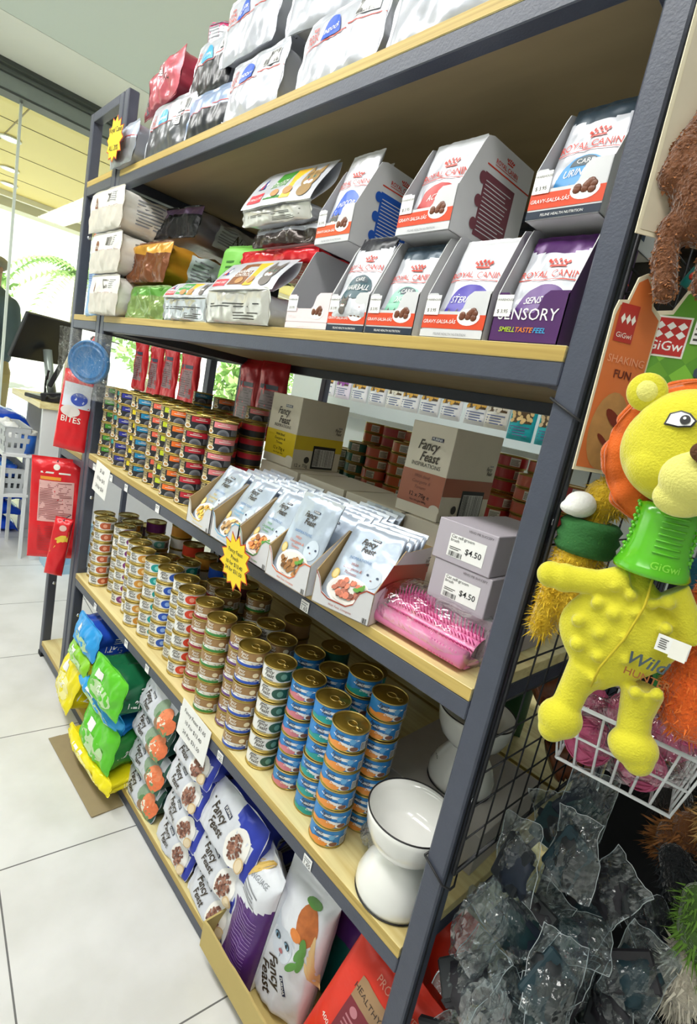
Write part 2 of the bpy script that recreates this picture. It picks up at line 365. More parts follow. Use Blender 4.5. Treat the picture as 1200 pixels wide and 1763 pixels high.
# ---------------------------------------------------------------- cans
GOLD = mat('gold_lacquer', '#b59a4c', .3, .85, .05, 80); GOLDT = mat('gold_lid', '#a08636', .34, .85, .06, 30, .15, 60); GOLDB = mat('gold_bright', '#c4ad66', .3, .8)
CR, CH = .0325, .036
def cyl(r=.0315, base=-PI / 4):
    def sf(u, v, off=0.0):
        a = base + u / r; return Vector(((r + off) * math.cos(a), (r + off) * math.sin(a), v))
    return sf
def can(label, paint, cat_='can', name='cat_food_can'):
    t = thing(name, label, cat_)
    m = MB(); m.lathe([(.0295, .0004), (.0318, .001), (.0324, .0018), (.0318, .0028), (.0308, .0036)], 36, GOLD)
    m.lathe([(.0308, .0325), (.0319, .0332), (.0326, .0344), (.0325, .0356), (.0318, .0359), (.0308, .0352), (.0304, .0340)], 36, GOLDB, cap=False)
    m.lathe([(.0308, .0036), (.0308, .0325)], 36, GOLD, cap=False); m.obj('tin_body', t)
    m = MB(); sf = cyl(.0311); m.lathe([(.0311, .0037), (.0311, .0324)], 36, paint['base'], cap=False); paint['fn'](m, sf, paint); m.obj('printed_label', t)
    m = MB(); m.lathe([(.0305, .0338), (.0290, .0334), (.0284, .0338), (.0270, .0336), (.0266, .0340), (0, .0340)], 32, GOLDT, cap=False); ld = m.obj('lid', t)
    m = MB(); pts = [(.003 + .0085 * math.cos(a), .0075 * math.sin(a), .0352) for a in [2 * PI * i / 18 for i in range(19)]]
    m.tube(pts, .0009, GOLDB, n=6, cap=False); m.tube([(.0115, 0, .0351), (.019, 0, .0348)], .002, GOLDB, n=6)
    pts = [(.0205 + .004 * math.cos(a), .005 * math.sin(a), .0348) for a in [2 * PI * i / 12 for i in range(13)]]; m.tube(pts, .0005, GOLDB, n=5, cap=False)
    m.obj('pull_ring', ld)
    return t
SCRIPT = mat('script_ink', '#3b3022', .45); CREAM = mat('cream_print', '#f1efe6', .42)
def ff(m, sf, u, v, s, ink=None, k=3, rot=0.0):
    """two-line script wordmark"""
    m.text(sf, 'Fancy', u, v + s * .42, s * 1.05, ink or SCRIPT, k, shear=.35, bold=.012, rot=rot, wide=.9)
    m.text(sf, 'Feast', u + s * .16, v - s * .42, s * 1.05, ink or SCRIPT, k, shear=.35, bold=.012, rot=rot, wide=.9)
def paintA(m, sf, p):
    c = p['c']; m.rect(sf, -.09, .10, .0038, .0078, GOLDB, 1, (24, 1))
    m.ell(sf, .015, .020, .014, .0105, c, 1, 18); m.rect(sf, .013, .034, .0105, .0295, c, 1.3, (6, 2)); m.ell(sf, .017, .020, .006, .006, p['c2'], 2, 16)
    ff(m, sf, -.014, .0185, .0098); m.rect(sf, -.02, -.008, .0292, .0308, BLACK, 2, (3, 1)); m.lines(sf, -.022, -.002, .0082, .0112, 1, INK, 2)
    m.bars(sf, .033, .047, .009, .026, INK, 3, 11, 5, WHITE); m.lines(sf, .05, .075, .009, .028, 7, GREY, 2)
    ff(m, sf, -.075, .0185, .0098)
def paintB(m, sf, p):
    m.rect(sf, -.09, .10, .0038, .0115, p['c'], 1, (24, 1)); m.ell(sf, -.004, .012, .03, .0045, WHITE, 2, 20); m.rect(sf, -.03, .02, .0038, .0092, p['c'], 3, (8, 1))
    ff(m, sf, -.015, .0225, .0082, CREAM); m.text(sf, 'Gourmet', .002, .0105, .0075, p['c2'], 4, shear=.35); m.ell(sf, .016, .0225, .006, .005, p['c2'], 2)
    m.bars(sf, .026, .041, .007, .022, INK, 4, 12, 4, WHITE); m.lines(sf, .046, .07, .014, .03, 6, CREAM, 2); ff(m, sf, -.075, .02, .0082, CREAM)
def paintC(m, sf, p):
    m.ell(sf, -.004, .0235, .024, .0026, WHITE, 1); m.ell(sf, -.012, .009, .016, .0065, p['c'], 2); m.rect(sf, -.045, -.010, .0038, .011, p['c'], 1.6, (8, 1)); m.ell(sf, .004, .0125, .016, .0024, WHITE, 3, rot=-.25)
    m.ell(sf, .011, .0085, .009, .0042, WHITE, 3); m.ell(sf, .012, .009, .007, .0038, mat('meat_print', '#7c5242', .6), 4)
    ff(m, sf, -.016, .0225, .0078, SCRIPT, 5); m.text(sf, 'Delights', -.002, .0125, .0072, WHITE, 5, shear=.35)
    m.ell(sf, .008, .0215, .005, .005, mat('sky_print2', '#69aee2', .4), 3); m.bars(sf, .024, .041, .006, .019, INK, 4, 12, 6, WHITE); m.lines(sf, .03, .045, .022, .031, 3, WHITE, 3)
    ff(m, sf, -.075, .02, .0082, WHITE)
def paintD(m, sf, p):
    m.rect(sf, -.012, .05, .0195, .0318, p['c'], 1, (12, 1)); m.rect(sf, -.09, -.05, .0195, .0318, p['c'], 1, (8, 1)); m.rect(sf, -.030, -.016, .0038, .0318, mat('pale_gold', '#cdb98a', .35, .3), 1, (6, 1))
    ff(m, sf, -.023, .023, .0075, BLACK, 2); m.ell(sf, -.022, .009, .010, .0055, CREAM, 2); m.ell(sf, -.021, .0095, .0065, .0034, mat('food_tan', '#b98a52', .6), 3)
    for r_ in (.014, .011, .008): m.ell(sf, .012, .0038, r_, r_ * .95, mat('dome_grey%d' % (r_ * 1000), ['#55565c', '#6f7076', '#85868c'][int((r_ - .008) / .003 + .5)], .3), 2 + (.014 - r_) * 200, 16, a1=.5)
    m.lines(sf, -.002, .026, .0235, .027, 1, CREAM, 3); m.text(sf, 'GRILLED', .012, .0275, .0038, CREAM, 3)
    for i in range(7): m.rect(sf, .03 + i * .003, .0315 + i * .003, .006, .019, GREY, 2, (1, 1))
def C(h, n=None): return mat('print_' + h.strip('#'), h, .38)
WHB = C('#efefec')
FA = [('white', '#6f8fb8', '#9ab'), ('rust red', '#bb5a33', '#e8a183'), ('mauve', '#8e6d93', '#cbb3cf'), ('purple', '#7b2f78', '#c28cc0'), ('pale teal', '#67b3ad', '#bfe3df'), ('amber', '#d49336', '#f4d08e'), ('turquoise', '#159a97', '#7fd6d0'), ('blue', '#2252b9', '#8fb0ea'), ('dark brown', '#4a2526', '#94635a'), ('scarlet', '#e0442a', '#f7a18b')]
flav = {}
for i, (n, c, c2) in enumerate(FA): flav[n] = dict(base=WHB, fn=paintA, c=C(c), c2=C(c2 if len(c2) == 7 else '#99aabb'))
flav['dark green'] = dict(base=WHB, fn=paintA, c=C('#25584a'), c2=C('#6f9f8e'))
BR = mat('bronze_print', '#a98458', .32, .35)
for n, c, c2 in (('crimson banded bronze', '#9b2338', '#e9c9a0'), ('green banded bronze', '#3f8a3d', '#f1e3bf'), ('violet banded bronze', '#6b4587', '#f1e3bf'), ('royal blue banded bronze', '#2651b8', '#f1e3bf')): flav[n] = dict(base=BR, fn=paintB, c=C(c), c2=C(c2))
SKY = C('#2b85cf')
for n, c in (('sky blue and pink', '#d07a86'), ('sky blue and teal', '#1f9c95'), ('sky blue and orange', '#eb9440')): flav[n] = dict(base=SKY, fn=paintC, c=C(c), c2=WHB)
BLK = C('#26272c')
for n, c in (('grass green', '#4b9a2f'), ('teal', '#2f9c95'), ('navy', '#2b2f94'), ('yellow', '#e2cd1f'), ('azure', '#1f86b5'), ('salmon', '#ee6a52'), ('lime', '#c6d62a'), ('orange', '#f4772a'), ('cherry red', '#c22a3b'), ('pink', '#e8868c')): flav[n + ' banded black'] = dict(base=BLK, fn=paintD, c=C(c), c2=WHB)
proto = {}
ORD = ['first', 'second', 'third', 'fourth', 'fifth', 'sixth', 'seventh', 'eighth', 'ninth', 'tenth', 'eleventh', 'twelfth', 'thirteenth', 'fourteenth', 'fifteenth', 'sixteenth', 'seventeenth', 'eighteenth', 'nineteenth', 'twentieth']
LVL = {0: 'bottom', 1: 'second up', 2: 'third up', 3: 'fourth up', 4: 'fifth up', 5: 'sixth up', 6: 'seventh up', 7: 'eighth up'}
def FE(i, n, w): return '%s %s from the %s end' % ((ORD[i], w, 'far') if i < n / 2 else (ORD[n - 1 - i], w, 'near'))
def stack(x, y, z, n, fl, where, grp, turn=0.0, jit=.0012, lean=(0, 0)):
    for k in range(n):
        lv = 'topmost' if k == n - 1 else LVL[k]
        f = fl[k] if isinstance(fl, (list, tuple)) else fl
        lab = '%s can, %s, %s' % (f, lv, where)
        loc = (x + rnd.uniform(-jit, jit) + lean[0] * k, y + rnd.uniform(-jit, jit) + lean[1] * k, z + k * CH + .0002)
        rz = turn + rnd.uniform(-.22, .22)
        if f not in proto:
            proto[f] = can(lab, flav[f]); o = proto[f]; o.location = loc; o.rotation_euler = (0, 0, rz)
        else: o = dup(proto[f], loc, (0, 0, rz), lab)
        o['group'] = grp
F0 = ['white', 'rust red', 'mauve', 'purple', 'pale teal', 'amber', 'turquoise', 'blue', 'dark brown', 'scarlet', 'crimson banded bronze', 'green banded bronze', 'violet banded bronze', 'royal blue banded bronze', 'dark green', 'sky blue and pink', 'sky blue and teal', 'sky blue and orange']
P0 = [(-1.418, .056), (-1.352, .040), (-1.282, .073), (-1.196, .055), (-1.126, .057), (-1.055, .038), (-.983, .048), (-.914, .052), (-.843, .060), (-.774, .042), (-.699, .046), (-.618, .032), (-.548, .050), (-.484, .030), (-.413, .043), (-.345, .058), (-.273, .056), (-.206, .038)]
G4 = 'small gold-rimmed cans stacked on the second lowest shelf'
for i, ((x, y), f) in enumerate(zip(P0, F0)):
    n = 6
    stack(x, y, S4, n, f, FE(i, 18, 'front stack'), G4)
R2 = [(-1.40, .128, 6, 'mauve'), (-1.325, .112, 6, 'amber'), (-1.245, .142, 5, 'purple'), (-1.165, .126, 6, 'pale teal'), (-1.09, .13, 5, 'turquoise'), (-1.02, .11, 5, 'amber'), (-.948, .118, 6, 'turquoise'), (-.875, .125, 5, 'turquoise'), (-.80, .130, 6, 'crimson banded bronze'), (-.733, .113, 6, 'green banded bronze'), (-.700, .183, 6, 'green banded bronze'), (-.62, .103, 5, 'violet banded bronze'), (-.557, .121, 6, 'dark brown'), (-.489, .100, 6, 'violet banded bronze'), (-.422, .121, 6, 'sky blue and teal'), (-.348, .126, 6, 'sky blue and teal'), (-.271, .126, 7, 'sky blue and teal'), (-.200, .112, 7, 'sky blue and orange')]
for i, (x, y, n, f) in enumerate(R2): stack(x, y, S4, n, f, FE(i, 18, 'stack').replace(' the ', ' ') + ', second row', G4)
R3 = [(-1.40, .20, 5, 'mauve'), (-1.325, .19, 6, 'purple'), (-1.165, .20, 7, 'amber'), (-1.09, .205, 6, 'scarlet'), (-.99, .193, 6, 'amber'), (-.902, .19, 6, 'blue'), (-.835, .195, 6, 'turquoise'), (-.77, .19, 6, 'dark brown'), (-.554, .193, 6, 'crimson banded bronze'), (-.419, .191, 6, 'dark green'), (-.316, .196, 6, 'turquoise')]
G3 = 'black-labelled cans stacked on the middle shelf'
FD = ['grass green', 'teal', 'navy', 'yellow', 'azure', 'salmon', 'lime', 'orange', 'cherry red', 'pink']
PD = [(-1.412, .045), (-1.345, .052), (-1.277, .040), (-1.207, .048), (-1.14, .038), (-1.068, .046), (-1.002, .044), (-.934, .034), (-.866, .042), (-.80, .070)]
for i, ((x, y), f) in enumerate(zip(PD, FD)): stack(x, y, S3, 6, f + ' banded black', FE(i, 10, 'front stack') + ', middle shelf', G3)
# the stacks further back, of which the photo shows little more than lids: one object
def back_cans():
    m = MB(); n_ = 0
    def one(x, y, z, c, c2=None):
        X = T(x, y, z); m.lathe([(.0300, .0004), (.0324, .002), (.0312, .0037)], 24, GOLD, X); m.lathe([(.0312, .0037), (.0312, .019)], 24, c, X, cap=False); m.lathe([(.0312, .019), (.0312, .0324)], 24, c2 or c, X, cap=False)
        m.lathe([(.0312, .0324), (.0326, .0344), (.0318, .0359), (.0304, .0340), (.0284, .0338), (0, .0340)], 24, GOLDT, X, cap=False)
        m.tube([(x + .003 + .0085 * math.cos(a), y + .0075 * math.sin(a), z + .0352) for a in [2 * PI * q / 14 for q in range(15)]], .0009, GOLDB, n=5, cap=False)
    for x, y, n, f in R3:
        for k in range(n): one(x + rnd.uniform(-.001, .001), y, S4 + k * CH + .0002, flav[f]['base'] if k < n - 1 or flav[f]['base'] is not WHB else flav[f]['c'])
    for r_, yy in enumerate((.118, .188)):
        for i in range(9):
            for k in range(6): one(-1.405 + i * .0675 + (.01 if r_ else 0) + rnd.uniform(-.001, .001), yy, S3 + k * CH + .0002, BLK, flav[FD[i] + ' banded black']['c'])
    o = m.obj('cat_food_cans'); tag(o, 'gold-lidded cat food cans crowded in the shaded rows behind the front stacks', 'cans', None, 'stuff')
back_cans()
stack(-1.16, .27, S3, 7, 'orange banded black', 'tall stack near the back post, middle shelf', G3)
stack(-.935, .245, S3, 7, 'pink banded black', 'tall stack just left of the yellow carton', G3)
stack(-1.33, .29, S3, 7, 'azure banded black', 'tall stack before the hanging red packets', G3)
# ---------------------------------------------------------------- bag and pouch makers
def nz3(x, y, z, s): return noise.noise(Vector((x * 1.0 + s, y + s * 2.1, z - s * 1.3)))
class Pillow:
    """upright filled bag, front faces -y, bottom at z=0; u across, v up in metres"""
    def __init__(s, w, h, d, seed=1, crump=.004, top=.1, bottom=.06, p=2.6, cs=22, flat=False, sag=0):
        s.__dict__.update(w=w, h=h, d=d, seed=seed, cr=crump, top=top, bot=bottom, p=p, cs=cs, sag=sag)
    def th(s, t):
        a = min(1, max(0, t / s.bot)) if s.bot else 1; b = min(1, max(0, (1 - t) / s.top - .35) / 1.0) if s.top else 1
        return (.5 * s.d) * (math.sqrt(max(0, 1 - (1 - a) ** 2)) * math.sqrt(max(0, 1 - (1 - min(1, b)) ** 2)) if True else 1) * (1 + s.sag * (.5 - t)) + .0006
    def pt(s, u, v, off, side=-1):
        a = max(-1, min(1, u / (s.w / 2))); t = max(0, min(1, v / s.h)); h = s.th(t)
        e = (1 - abs(a) ** s.p) ** (1 / s.p)
        y = h * e; n = s.cr * nz3(u * s.cs + side * 9, v * s.cs, side * 3, s.seed) * min(1, e * 1.5) * min(1, h / (.15 * s.d) * .5)
        n += s.cr * .5 * nz3(u * s.cs * 2.7 + side * 9, v * s.cs * 1.2, side * 3, s.seed + 7) * min(1, e * 1.5)
        return Vector((u * (1 - .05 * min(1, h / (s.d * .5 + 1e-6)) * (s.d / s.w)), side * (y + n + off + .0004), v))
    def front(s):
        return lambda u, v, off=0.0: s.pt(u, v, off, -1)
    def back(s): return lambda u, v, off=0.0: s.pt(-u, v, off, 1)
    def body(s, m, mt, nu=40, nv=44, mf=None, mb=None):
        def ua(i): return -math.cos(PI * i) * s.w / 2
        m.grid(lambda a, b: s.pt(ua(a), b * s.h, 0, -1), nu, nv, mt, mf=mf)
        m.grid(lambda a, b: s.pt(ua(a), b * s.h, 0, 1), nu, nv, mb or mt, flip=True)
        return m
class Brick:
    """bag lying on its back: block end faces -y, length l runs back (+y); flared seam round the end"""
    def __init__(s, w, h, l, seed=1, crump=.004, flare=.005, taper=.5, bulge=.012, skew=0.0, n=4.5, topw=1.0):
        s.__dict__.update(w=w, h=h, l=l, seed=seed, cr=crump, fl=flare, tp=taper, bg=bulge, sk=skew, n=n, tw=topw)
    def end(s):
        def sf(u, v, off=0.0):
            a = max(-1, min(1, u / (s.w / 2))); b = max(-1, min(1, v / s.h * 2 - 1))
            k = (1 - a * a) * (1 - b * b)
            y = -s.bg * k ** .5 + s.cr * nz3(u * 24, v * 24, 0, s.seed) * min(1, 4 * k) + s.cr * .5 * nz3(u * 70, v * 40, 0, s.seed) * min(1, 4 * k) + s.sk * (v - 0)
            return Vector((u * (1 + (s.tw - 1) * max(0, v / s.h)), y - off, v))
        return sf
    def sect(s, t):
        k = 1 if t < s.tp else max(.03, math.sqrt(max(0, 1 - ((t - s.tp) / (1 - s.tp)) ** 2)))
        return s.w / 2 * (1 - .04 * math.sin(PI * min(1, t * 2))), s.h / 2 * k
    def bp(s, ang, y, off=0.0):
        t = y / s.l; hw, hh = s.sect(t); c, d = math.cos(ang), math.sin(ang)
        r = (abs(c) ** s.n + abs(d) ** s.n) ** (-1 / s.n)
        x = r * c; z = r * d; q = s.cr * nz3(c * 2.5, d * 2.5, y * 18, s.seed) + s.cr * .6 * nz3(c * 6, d * 6, y * 40, s.seed)
        kx = 1 + (s.tw - 1) * max(0, (z + 1) / 2)
        return Vector((x * hw * kx + c * (off + q), y + s.sk * (z + 1) * s.h / 2 * (1 - t), max(0.0005, hh + z * hh + d * (off + q) if z > -.98 else .0005)))
    def side(s, sg=1):
        def sf(u, v, off=0.0):
            hw, hh = s.sect(u / s.l); b = max(-.999, min(.999, (v - hh) / hh)); x = (1 - abs(b) ** s.n) ** (1 / s.n); ang = math.atan2(b, sg * x)
            return s.bp(ang, u, off)
        return sf
    def build(s, me, mb_, band=None, N=40):
        m = MB(); f = s.fl
        e = s.end()
        m.grid(lambda a, b: e((a * 2 - 1) * s.w / 2, b * s.h), 44, 28, me, mf=band)
        def fin(a, b):
            ang = 2 * PI * a; c, d = math.cos(ang), math.sin(ang); r = (abs(c) ** 14 + abs(d) ** 14) ** (-1 / 14)
            x = r * c * (s.w / 2 + f * b); z = s.h / 2 + r * d * (s.h / 2 + f * b * (1 if d > 0 else .2)); kx = (1 + (s.tw - 1) * max(0, z / s.h))
            return (x * kx, s.sk * z + .0004 - .0015 * b + .0016 * math.sin(ang * 9 + s.seed) * b, max(.0003, z))
        m.grid(fin, 48, 2, me, closeu=True)
        m.grid(lambda a, b: s.bp(2 * PI * a, .001 + b * (s.l - .002)), N, 16, mb_, closeu=True)
        return m, e
def foil(h, name=None, rough=.3, met=.25, bump=.25, bs=45): return mat('foil_' + h.strip('#'), h, rough, met, .04, 12, bump, bs)
WFOIL = foil('#d3d6de', rough=.3, met=.25); SFOIL = foil('#c9ccd2', rough=.22, met=.8)
def crown(m, sf, u, v, s, mt, k=2):
    for i in range(5): m.ell(sf, u + (i - 2) * s * .23, v + s * (.34 - .04 * abs(i - 2)), s * .075, s * .085, mt, k, 8, rings=1); 
    for i in range(4): m.ell(sf, u + (i - 1.5) * s * .23, v + s * (.18), s * .07, s * .075, mt, k, 8, rings=1)
    m.rect(sf, u - s * .4, u + s * .4, v - s * .02, v + s * .07, mt, k, (4, 1))
RC = C('#d43a24')
def royal(m, sf, u, v, s, k=2, mt=None):
    crown(m, sf, u + s * .15, v + s * .33, s * .62, mt or RC, k); m.text(sf, 'ROYAL CANIN', u, v, s * .30, mt or RC, k, bold=.01, wide=.95)
    m.rect(sf, u - s * .95, u + s * .95, v - s * .09, v - s * .06, mt or RC, k, (8, 1))
def bag_thing(name, label, loc, rot=(0, 0, 0), group=None, cat='bag'): return thing(name, label, cat, loc, rot, group)

# ---------------------------------------------------------------- top shelf
def royal_brick(label, x, z, w, h, l, seed, logo='INDOOR', lc='#1f55c4', band='#c3c6cf', lower='#bdc0c9', y=.012, rz=0.0, kg='1.5 kg e', sk=0.12, tag_=None, text=True, rx=0.0, side='#b0b3bc'):
    t = bag_thing('dry_food_bag', label, (x, y, z), (rx, 0, rz), 'cat food bags on the top shelf')
    B = Brick(w, h, l, seed, .005, .006, .5, .012, sk); LO = foil(lower); UP = foil(band)
    split = .56
    m, e = B.build(UP, foil(side), band=lambda a, b: UP if b > split else LO)
    m.obj('bag_body', t)
    m = MB(); v0 = h * split
    m.rect(e, -w * .5, w * .12, v0, v0 + .0018, RC, 3, (12, 1)); m.rect(e, w * .12, w * .5, v0 + .006, v0 + .008, RC, 2, (8, 1))
    if text:
        m.text(e, 'ROYAL\nCANIN', -w * .37, v0 + .018, .0120, RC, 4, bold=.01); crown(m, e, -w * .37, v0 + .031, .014, RC, 4)
        BL = C(lc); m.ell(e, -w * .10, v0 + .003, .026, .034, BL, 5, 18, a1=.5); m.text(e, logo, -w * .10, v0 + .011, .0105, WHITE, 7, shear=.2, bold=.01)
        m.bars(e, w * .2, w * .43, v0 + .014, v0 + .038, BLACK, 5, 20, seed, WHITE)
    if tag_: m.rect(e, tag_ - .012, tag_ + .012, v0 - .016, v0 + .008, WHITE, 5); m.lines(e, tag_ - .01, tag_ + .01, v0 - .014, v0 + .006, 4, INK, 6)
    m.obj('front_print', t)
    m = MB(); s_ = B.side(1); m.text(s_, kg, .045, h * .5, .022, BLACK, 2, rot=-PI / 2); m.lines(s_, .07, .16, h * .2, h * .85, 9, GREY, 2); m.obj('side_print', t)
    return t
T1 = S1 + .0004
royal_brick('white bag with round blue INDOOR badge, far one of two on the top board', -.80, T1, .195, .118, .32, 3)
royal_brick('white bag with blue INDOOR badge, nearer one of two on the top board', -.535, T1, .2, .115, .32, 5)
royal_brick('white bag lying across the far white INDOOR bag, at the top of the frame', -.86, T1 + .13, .2, .13, .3, 8, y=.02, rx=.03)
royal_brick('plain white bag stacked behind the two white INDOOR bags, cut by the frame top', -.63, T1 + .128, .2, .12, .3, 11, text=False, y=.04, rz=.1)
royal_brick('large pale bag nearest the camera on the top shelf, only its lower edge showing', -.31, T1, .205, .15, .34, 13, text=False, rz=-.04)
royal_brick('grey and white cat food bag with small cyan badge, standing under the pink bag', -1.19, T1, .235, .128, .3, 17, 'URINARY', '#1c9fd4', lower='#55585d', tag_=.06, rz=.02)
royal_brick('black bag with a pale folded top, squeezed behind the white INDOOR bag', -.975, T1, .175, .095, .3, 19, '', '#2b2d33', lower='#2e3036', band='#8ea0c0', text=False, rz=.06)
royal_brick('black and white bag with cyan badge stacked above the black bag', -1.03, T1 + .105, .19, .125, .3, 23, 'KITTEN', '#1c9fd4', lower='#23242a', y=.03)
royal_brick('small grey bag at the far end of the top shelf behind the yellow star sign', -1.42, T1, .16, .105, .28, 29, '', lower='#8b8d90', band='#b9c3d6', text=False, y=-.012)
t = bag_thing('dry_food_bag', 'dusty pink foil bag with shiny crumpled corner on top of the grey bag', (-1.30, .03, T1 + .135), (0, 0, -.1), 'cat food bags on the top shelf')
B = Brick(.26, .115, .28, 31, .012, .004, .5, .02, .1); m, e = B.build(foil('#c4606c', rough=.3), foil('#b04a5a')); m.obj('bag_body', t)
m = MB(); m.rect(e, .01, .035, .065, .095, WHITE, 3); m.lines(e, .012, .033, .068, .092, 5, INK, 4); m.text(e, 'XO', .07, .045, .024, INK, 2); m.rect(e, -.128, -.06, .005, .11, SFOIL, 2, (6, 6)); m.obj('front_print', t)
t = bag_thing('dry_food_bag', 'magenta bag standing upright between the pink bag and the black and white one', (-1.09, .10, T1 + .12), (0, 0, .5), 'cat food bags on the top shelf')
P = Pillow(.12, .19, .06, 4, .006); m = P.body(MB(), foil('#b52a63')); m.obj('bag_body', t); m = MB(); m.rect(P.front(), -.06, .02, .12, .185, WFOIL, 2, (8, 5)); m.lines(P.front(), -.05, .01, .13, .175, 6, GREY, 3); m.obj('front_print', t)
t = bag_thing('treat_pouch', 'orange-topped pouch standing behind the pink bag at the far post', (-1.40, .14, T1 + .02), (0, 0, .2), 'cat food bags on the top shelf'); P = Pillow(.10, .27, .03, 9); P.body(MB(), foil('#f07a2c')).obj('bag_body', t)
t = bag_thing('treat_pouch', 'blue printed pouch standing behind the grey bag by the far post', (-1.36, .07, T1), (0, 0, .15), 'cat food bags on the top shelf'); P = Pillow(.08, .18, .03, 10); m = P.body(MB(), foil('#9fb6e0')); m.lines(P.front(), -.03, .03, .05, .15, 12, C('#3d59a6'), 2); m.obj('bag_body', t)

# ---------------------------------------------------------------- second shelf, left: bags
T2 = S2 + .0004
G2 = 'pet food bags on the second shelf'
KR = foil('#d9d3c8', rough=.4, met=.1, bump=.3)
for k, (dx, zz, wd_) in enumerate(((.0, 0, .215), (-.012, .115, .225), (-.03, .23, .25))):
    t = bag_thing('dry_food_bag', 'white and kraft bag with brown arch badge, %s of the stack of three' % ('bottom one', 'middle one', 'topmost')[k], (-1.425 + dx, -.018 - .004 * k, T2 + zz), (0, 0, .02), G2)
    B = Brick(wd_, .108, .30, 41 + k, .008, .004, .5, .012, .02); W_ = foil('#eceae4', rough=.4, met=.05)
    m, e = B.build(KR, W_, band=lambda a, b: W_ if b > .55 else KR); m.obj('bag_body', t)
    m = MB(); m.ell(e, -.045, .060, .013, .028, C('#8a5a42'), 2, 16, a1=.5); m.text(e, 'ZIL', -.045, .066, .012, CREAM, 3); m.rect(e, -.02, wd_ * .5, .0585, .0595, C('#b07a6a'), 2, (6, 1)); m.bars(e, .02, .05, .07, .095, INK, 2, 12, 5); m.lines(e, .055, .09, .07, .098, 5, GREY, 2); m.obj('front_print', t)
    m = MB(); s_ = B.side(1)
    m.text(s_, '2 kg e', .16, .055, .026, BLACK, 2, rot=-PI / 2 - .1); m.lines(s_, .04, .13, .02, .09, 8, GREY, 2); m.obj('side_print', t)
def plain_brick(label, x, y, z, w, h, l, seed, c_end, c_side, rz=0, panel=None, ttl=None, cr=.011, sk=.15, n=4.5, pc='#d8e4e6', top=None, rx=0):
    t = bag_thing('dry_food_bag', label, (x, y, z), (rx, 0, rz), G2)
    B = Brick(w, h, l, seed, cr, .004, .55, .01, sk, n=n); E_ = foil(c_end, rough=.22, met=.35, bump=.5); S_ = foil(c_side, rough=.3)
    T_ = foil(top) if top else E_
    m, e = B.build(E_, S_, band=(lambda a, b: T_ if b > .72 else E_)); m.obj('bag_body', t)
    m = MB(); s_ = B.side(1)
    if panel:
        m.rect(s_, .06, .22, h * .10, h * .82, C(pc), 12, (24, 12)); m.lines(s_, .07, .13, h * .2, h * .75, 7, GREY, 16); m.text(s_, panel, .15, h * .35, .03, INK, 16); m.lines(s_, .15, .21, h * .14, h * .3, 3, INK, 16)
        m.obj('side_label', t)
    return t
plain_brick('dark bag with violet top and clear side label, on top of the gold bag', -1.27, .09, T2 + .235, .24, .085, .36, 51, '#2b2a2d', '#8f8a9a', .12, 'Nutri', top='#7b6284', pc='#b9bec2', rx=-.05)
plain_brick('golden bag with glossy brown end and pale nutrition label on its side', -1.25, .022, T2 + .098, .235, .105, .32, 53, '#7d4a2b', '#c98f2a', .05, 'Adult', top='#d39a35', cr=.014)
plain_brick('glossy olive green bag lying below the gold bag', -1.185, .01, T2, .235, .085, .30, 57, '#86a05c', '#4f8a35', .02, top='#5c9a3a', cr=.016)
t = bag_thing('treat_pouch', 'bright green paper pouch standing behind the small red and white pouch', (-.93, .12, T2), (-.12, 0, .15), G2)
P = Pillow(.16, .215, .05, 15, .005, p=3); m = P.body(MB(), foil('#7cc653', met=.05, rough=.5)); m.obj('bag_body', t)
m = MB(); m.lines(P.front(), -.04, .05, .12, .17, 4, C('#2f6e1f'), 2); m.obj('front_print', t)
FURT = mat('tabby_print', '#9a7a45', .55, var=.35, scale=45); FURG = mat('grey_tabby_print', '#6c655f', .55, var=.5, scale=55)
def cat_face(m, sf, u, v, s, fur, k=3):
    m.ell(sf, u, v, s * .5, s * .52, fur, k, 20); m.ell(sf, u, v - s * .62, s * .42, s * .4, fur, k, 16)
    for q in (-1, 1):
        m.poly(sf, [(u + q * s * .12, v + s * .42), (u + q * s * .5, v + s * .25), (u + q * s * .42, v + s * .92)], fur, k + .5)
        m.ell(sf, u + q * s * .2, v + s * .08, s * .1, s * .085, C('#7fa08a'), k + 1, 12); m.ell(sf, u + q * s * .2, v + s * .08, s * .035, s * .075, BLACK, k + 2, 10)
        m.ell(sf, u + q * s * .13, v - s * .22, s * .16, s * .13, CREAM, k + 1, 12)
        for j in range(3): m.rect(sf, u + q * s * (.1 + .13 * j) - s * .012, u + q * s * (.1 + .13 * j) + s * .012, v + s * .2, v + s * (.42 - .05 * j), C('#4e3a22'), k + 1.5, (1, 2))
    m.ell(sf, u, v - s * .12, s * .08, s * .06, C('#b5705e'), k + 2, 10)
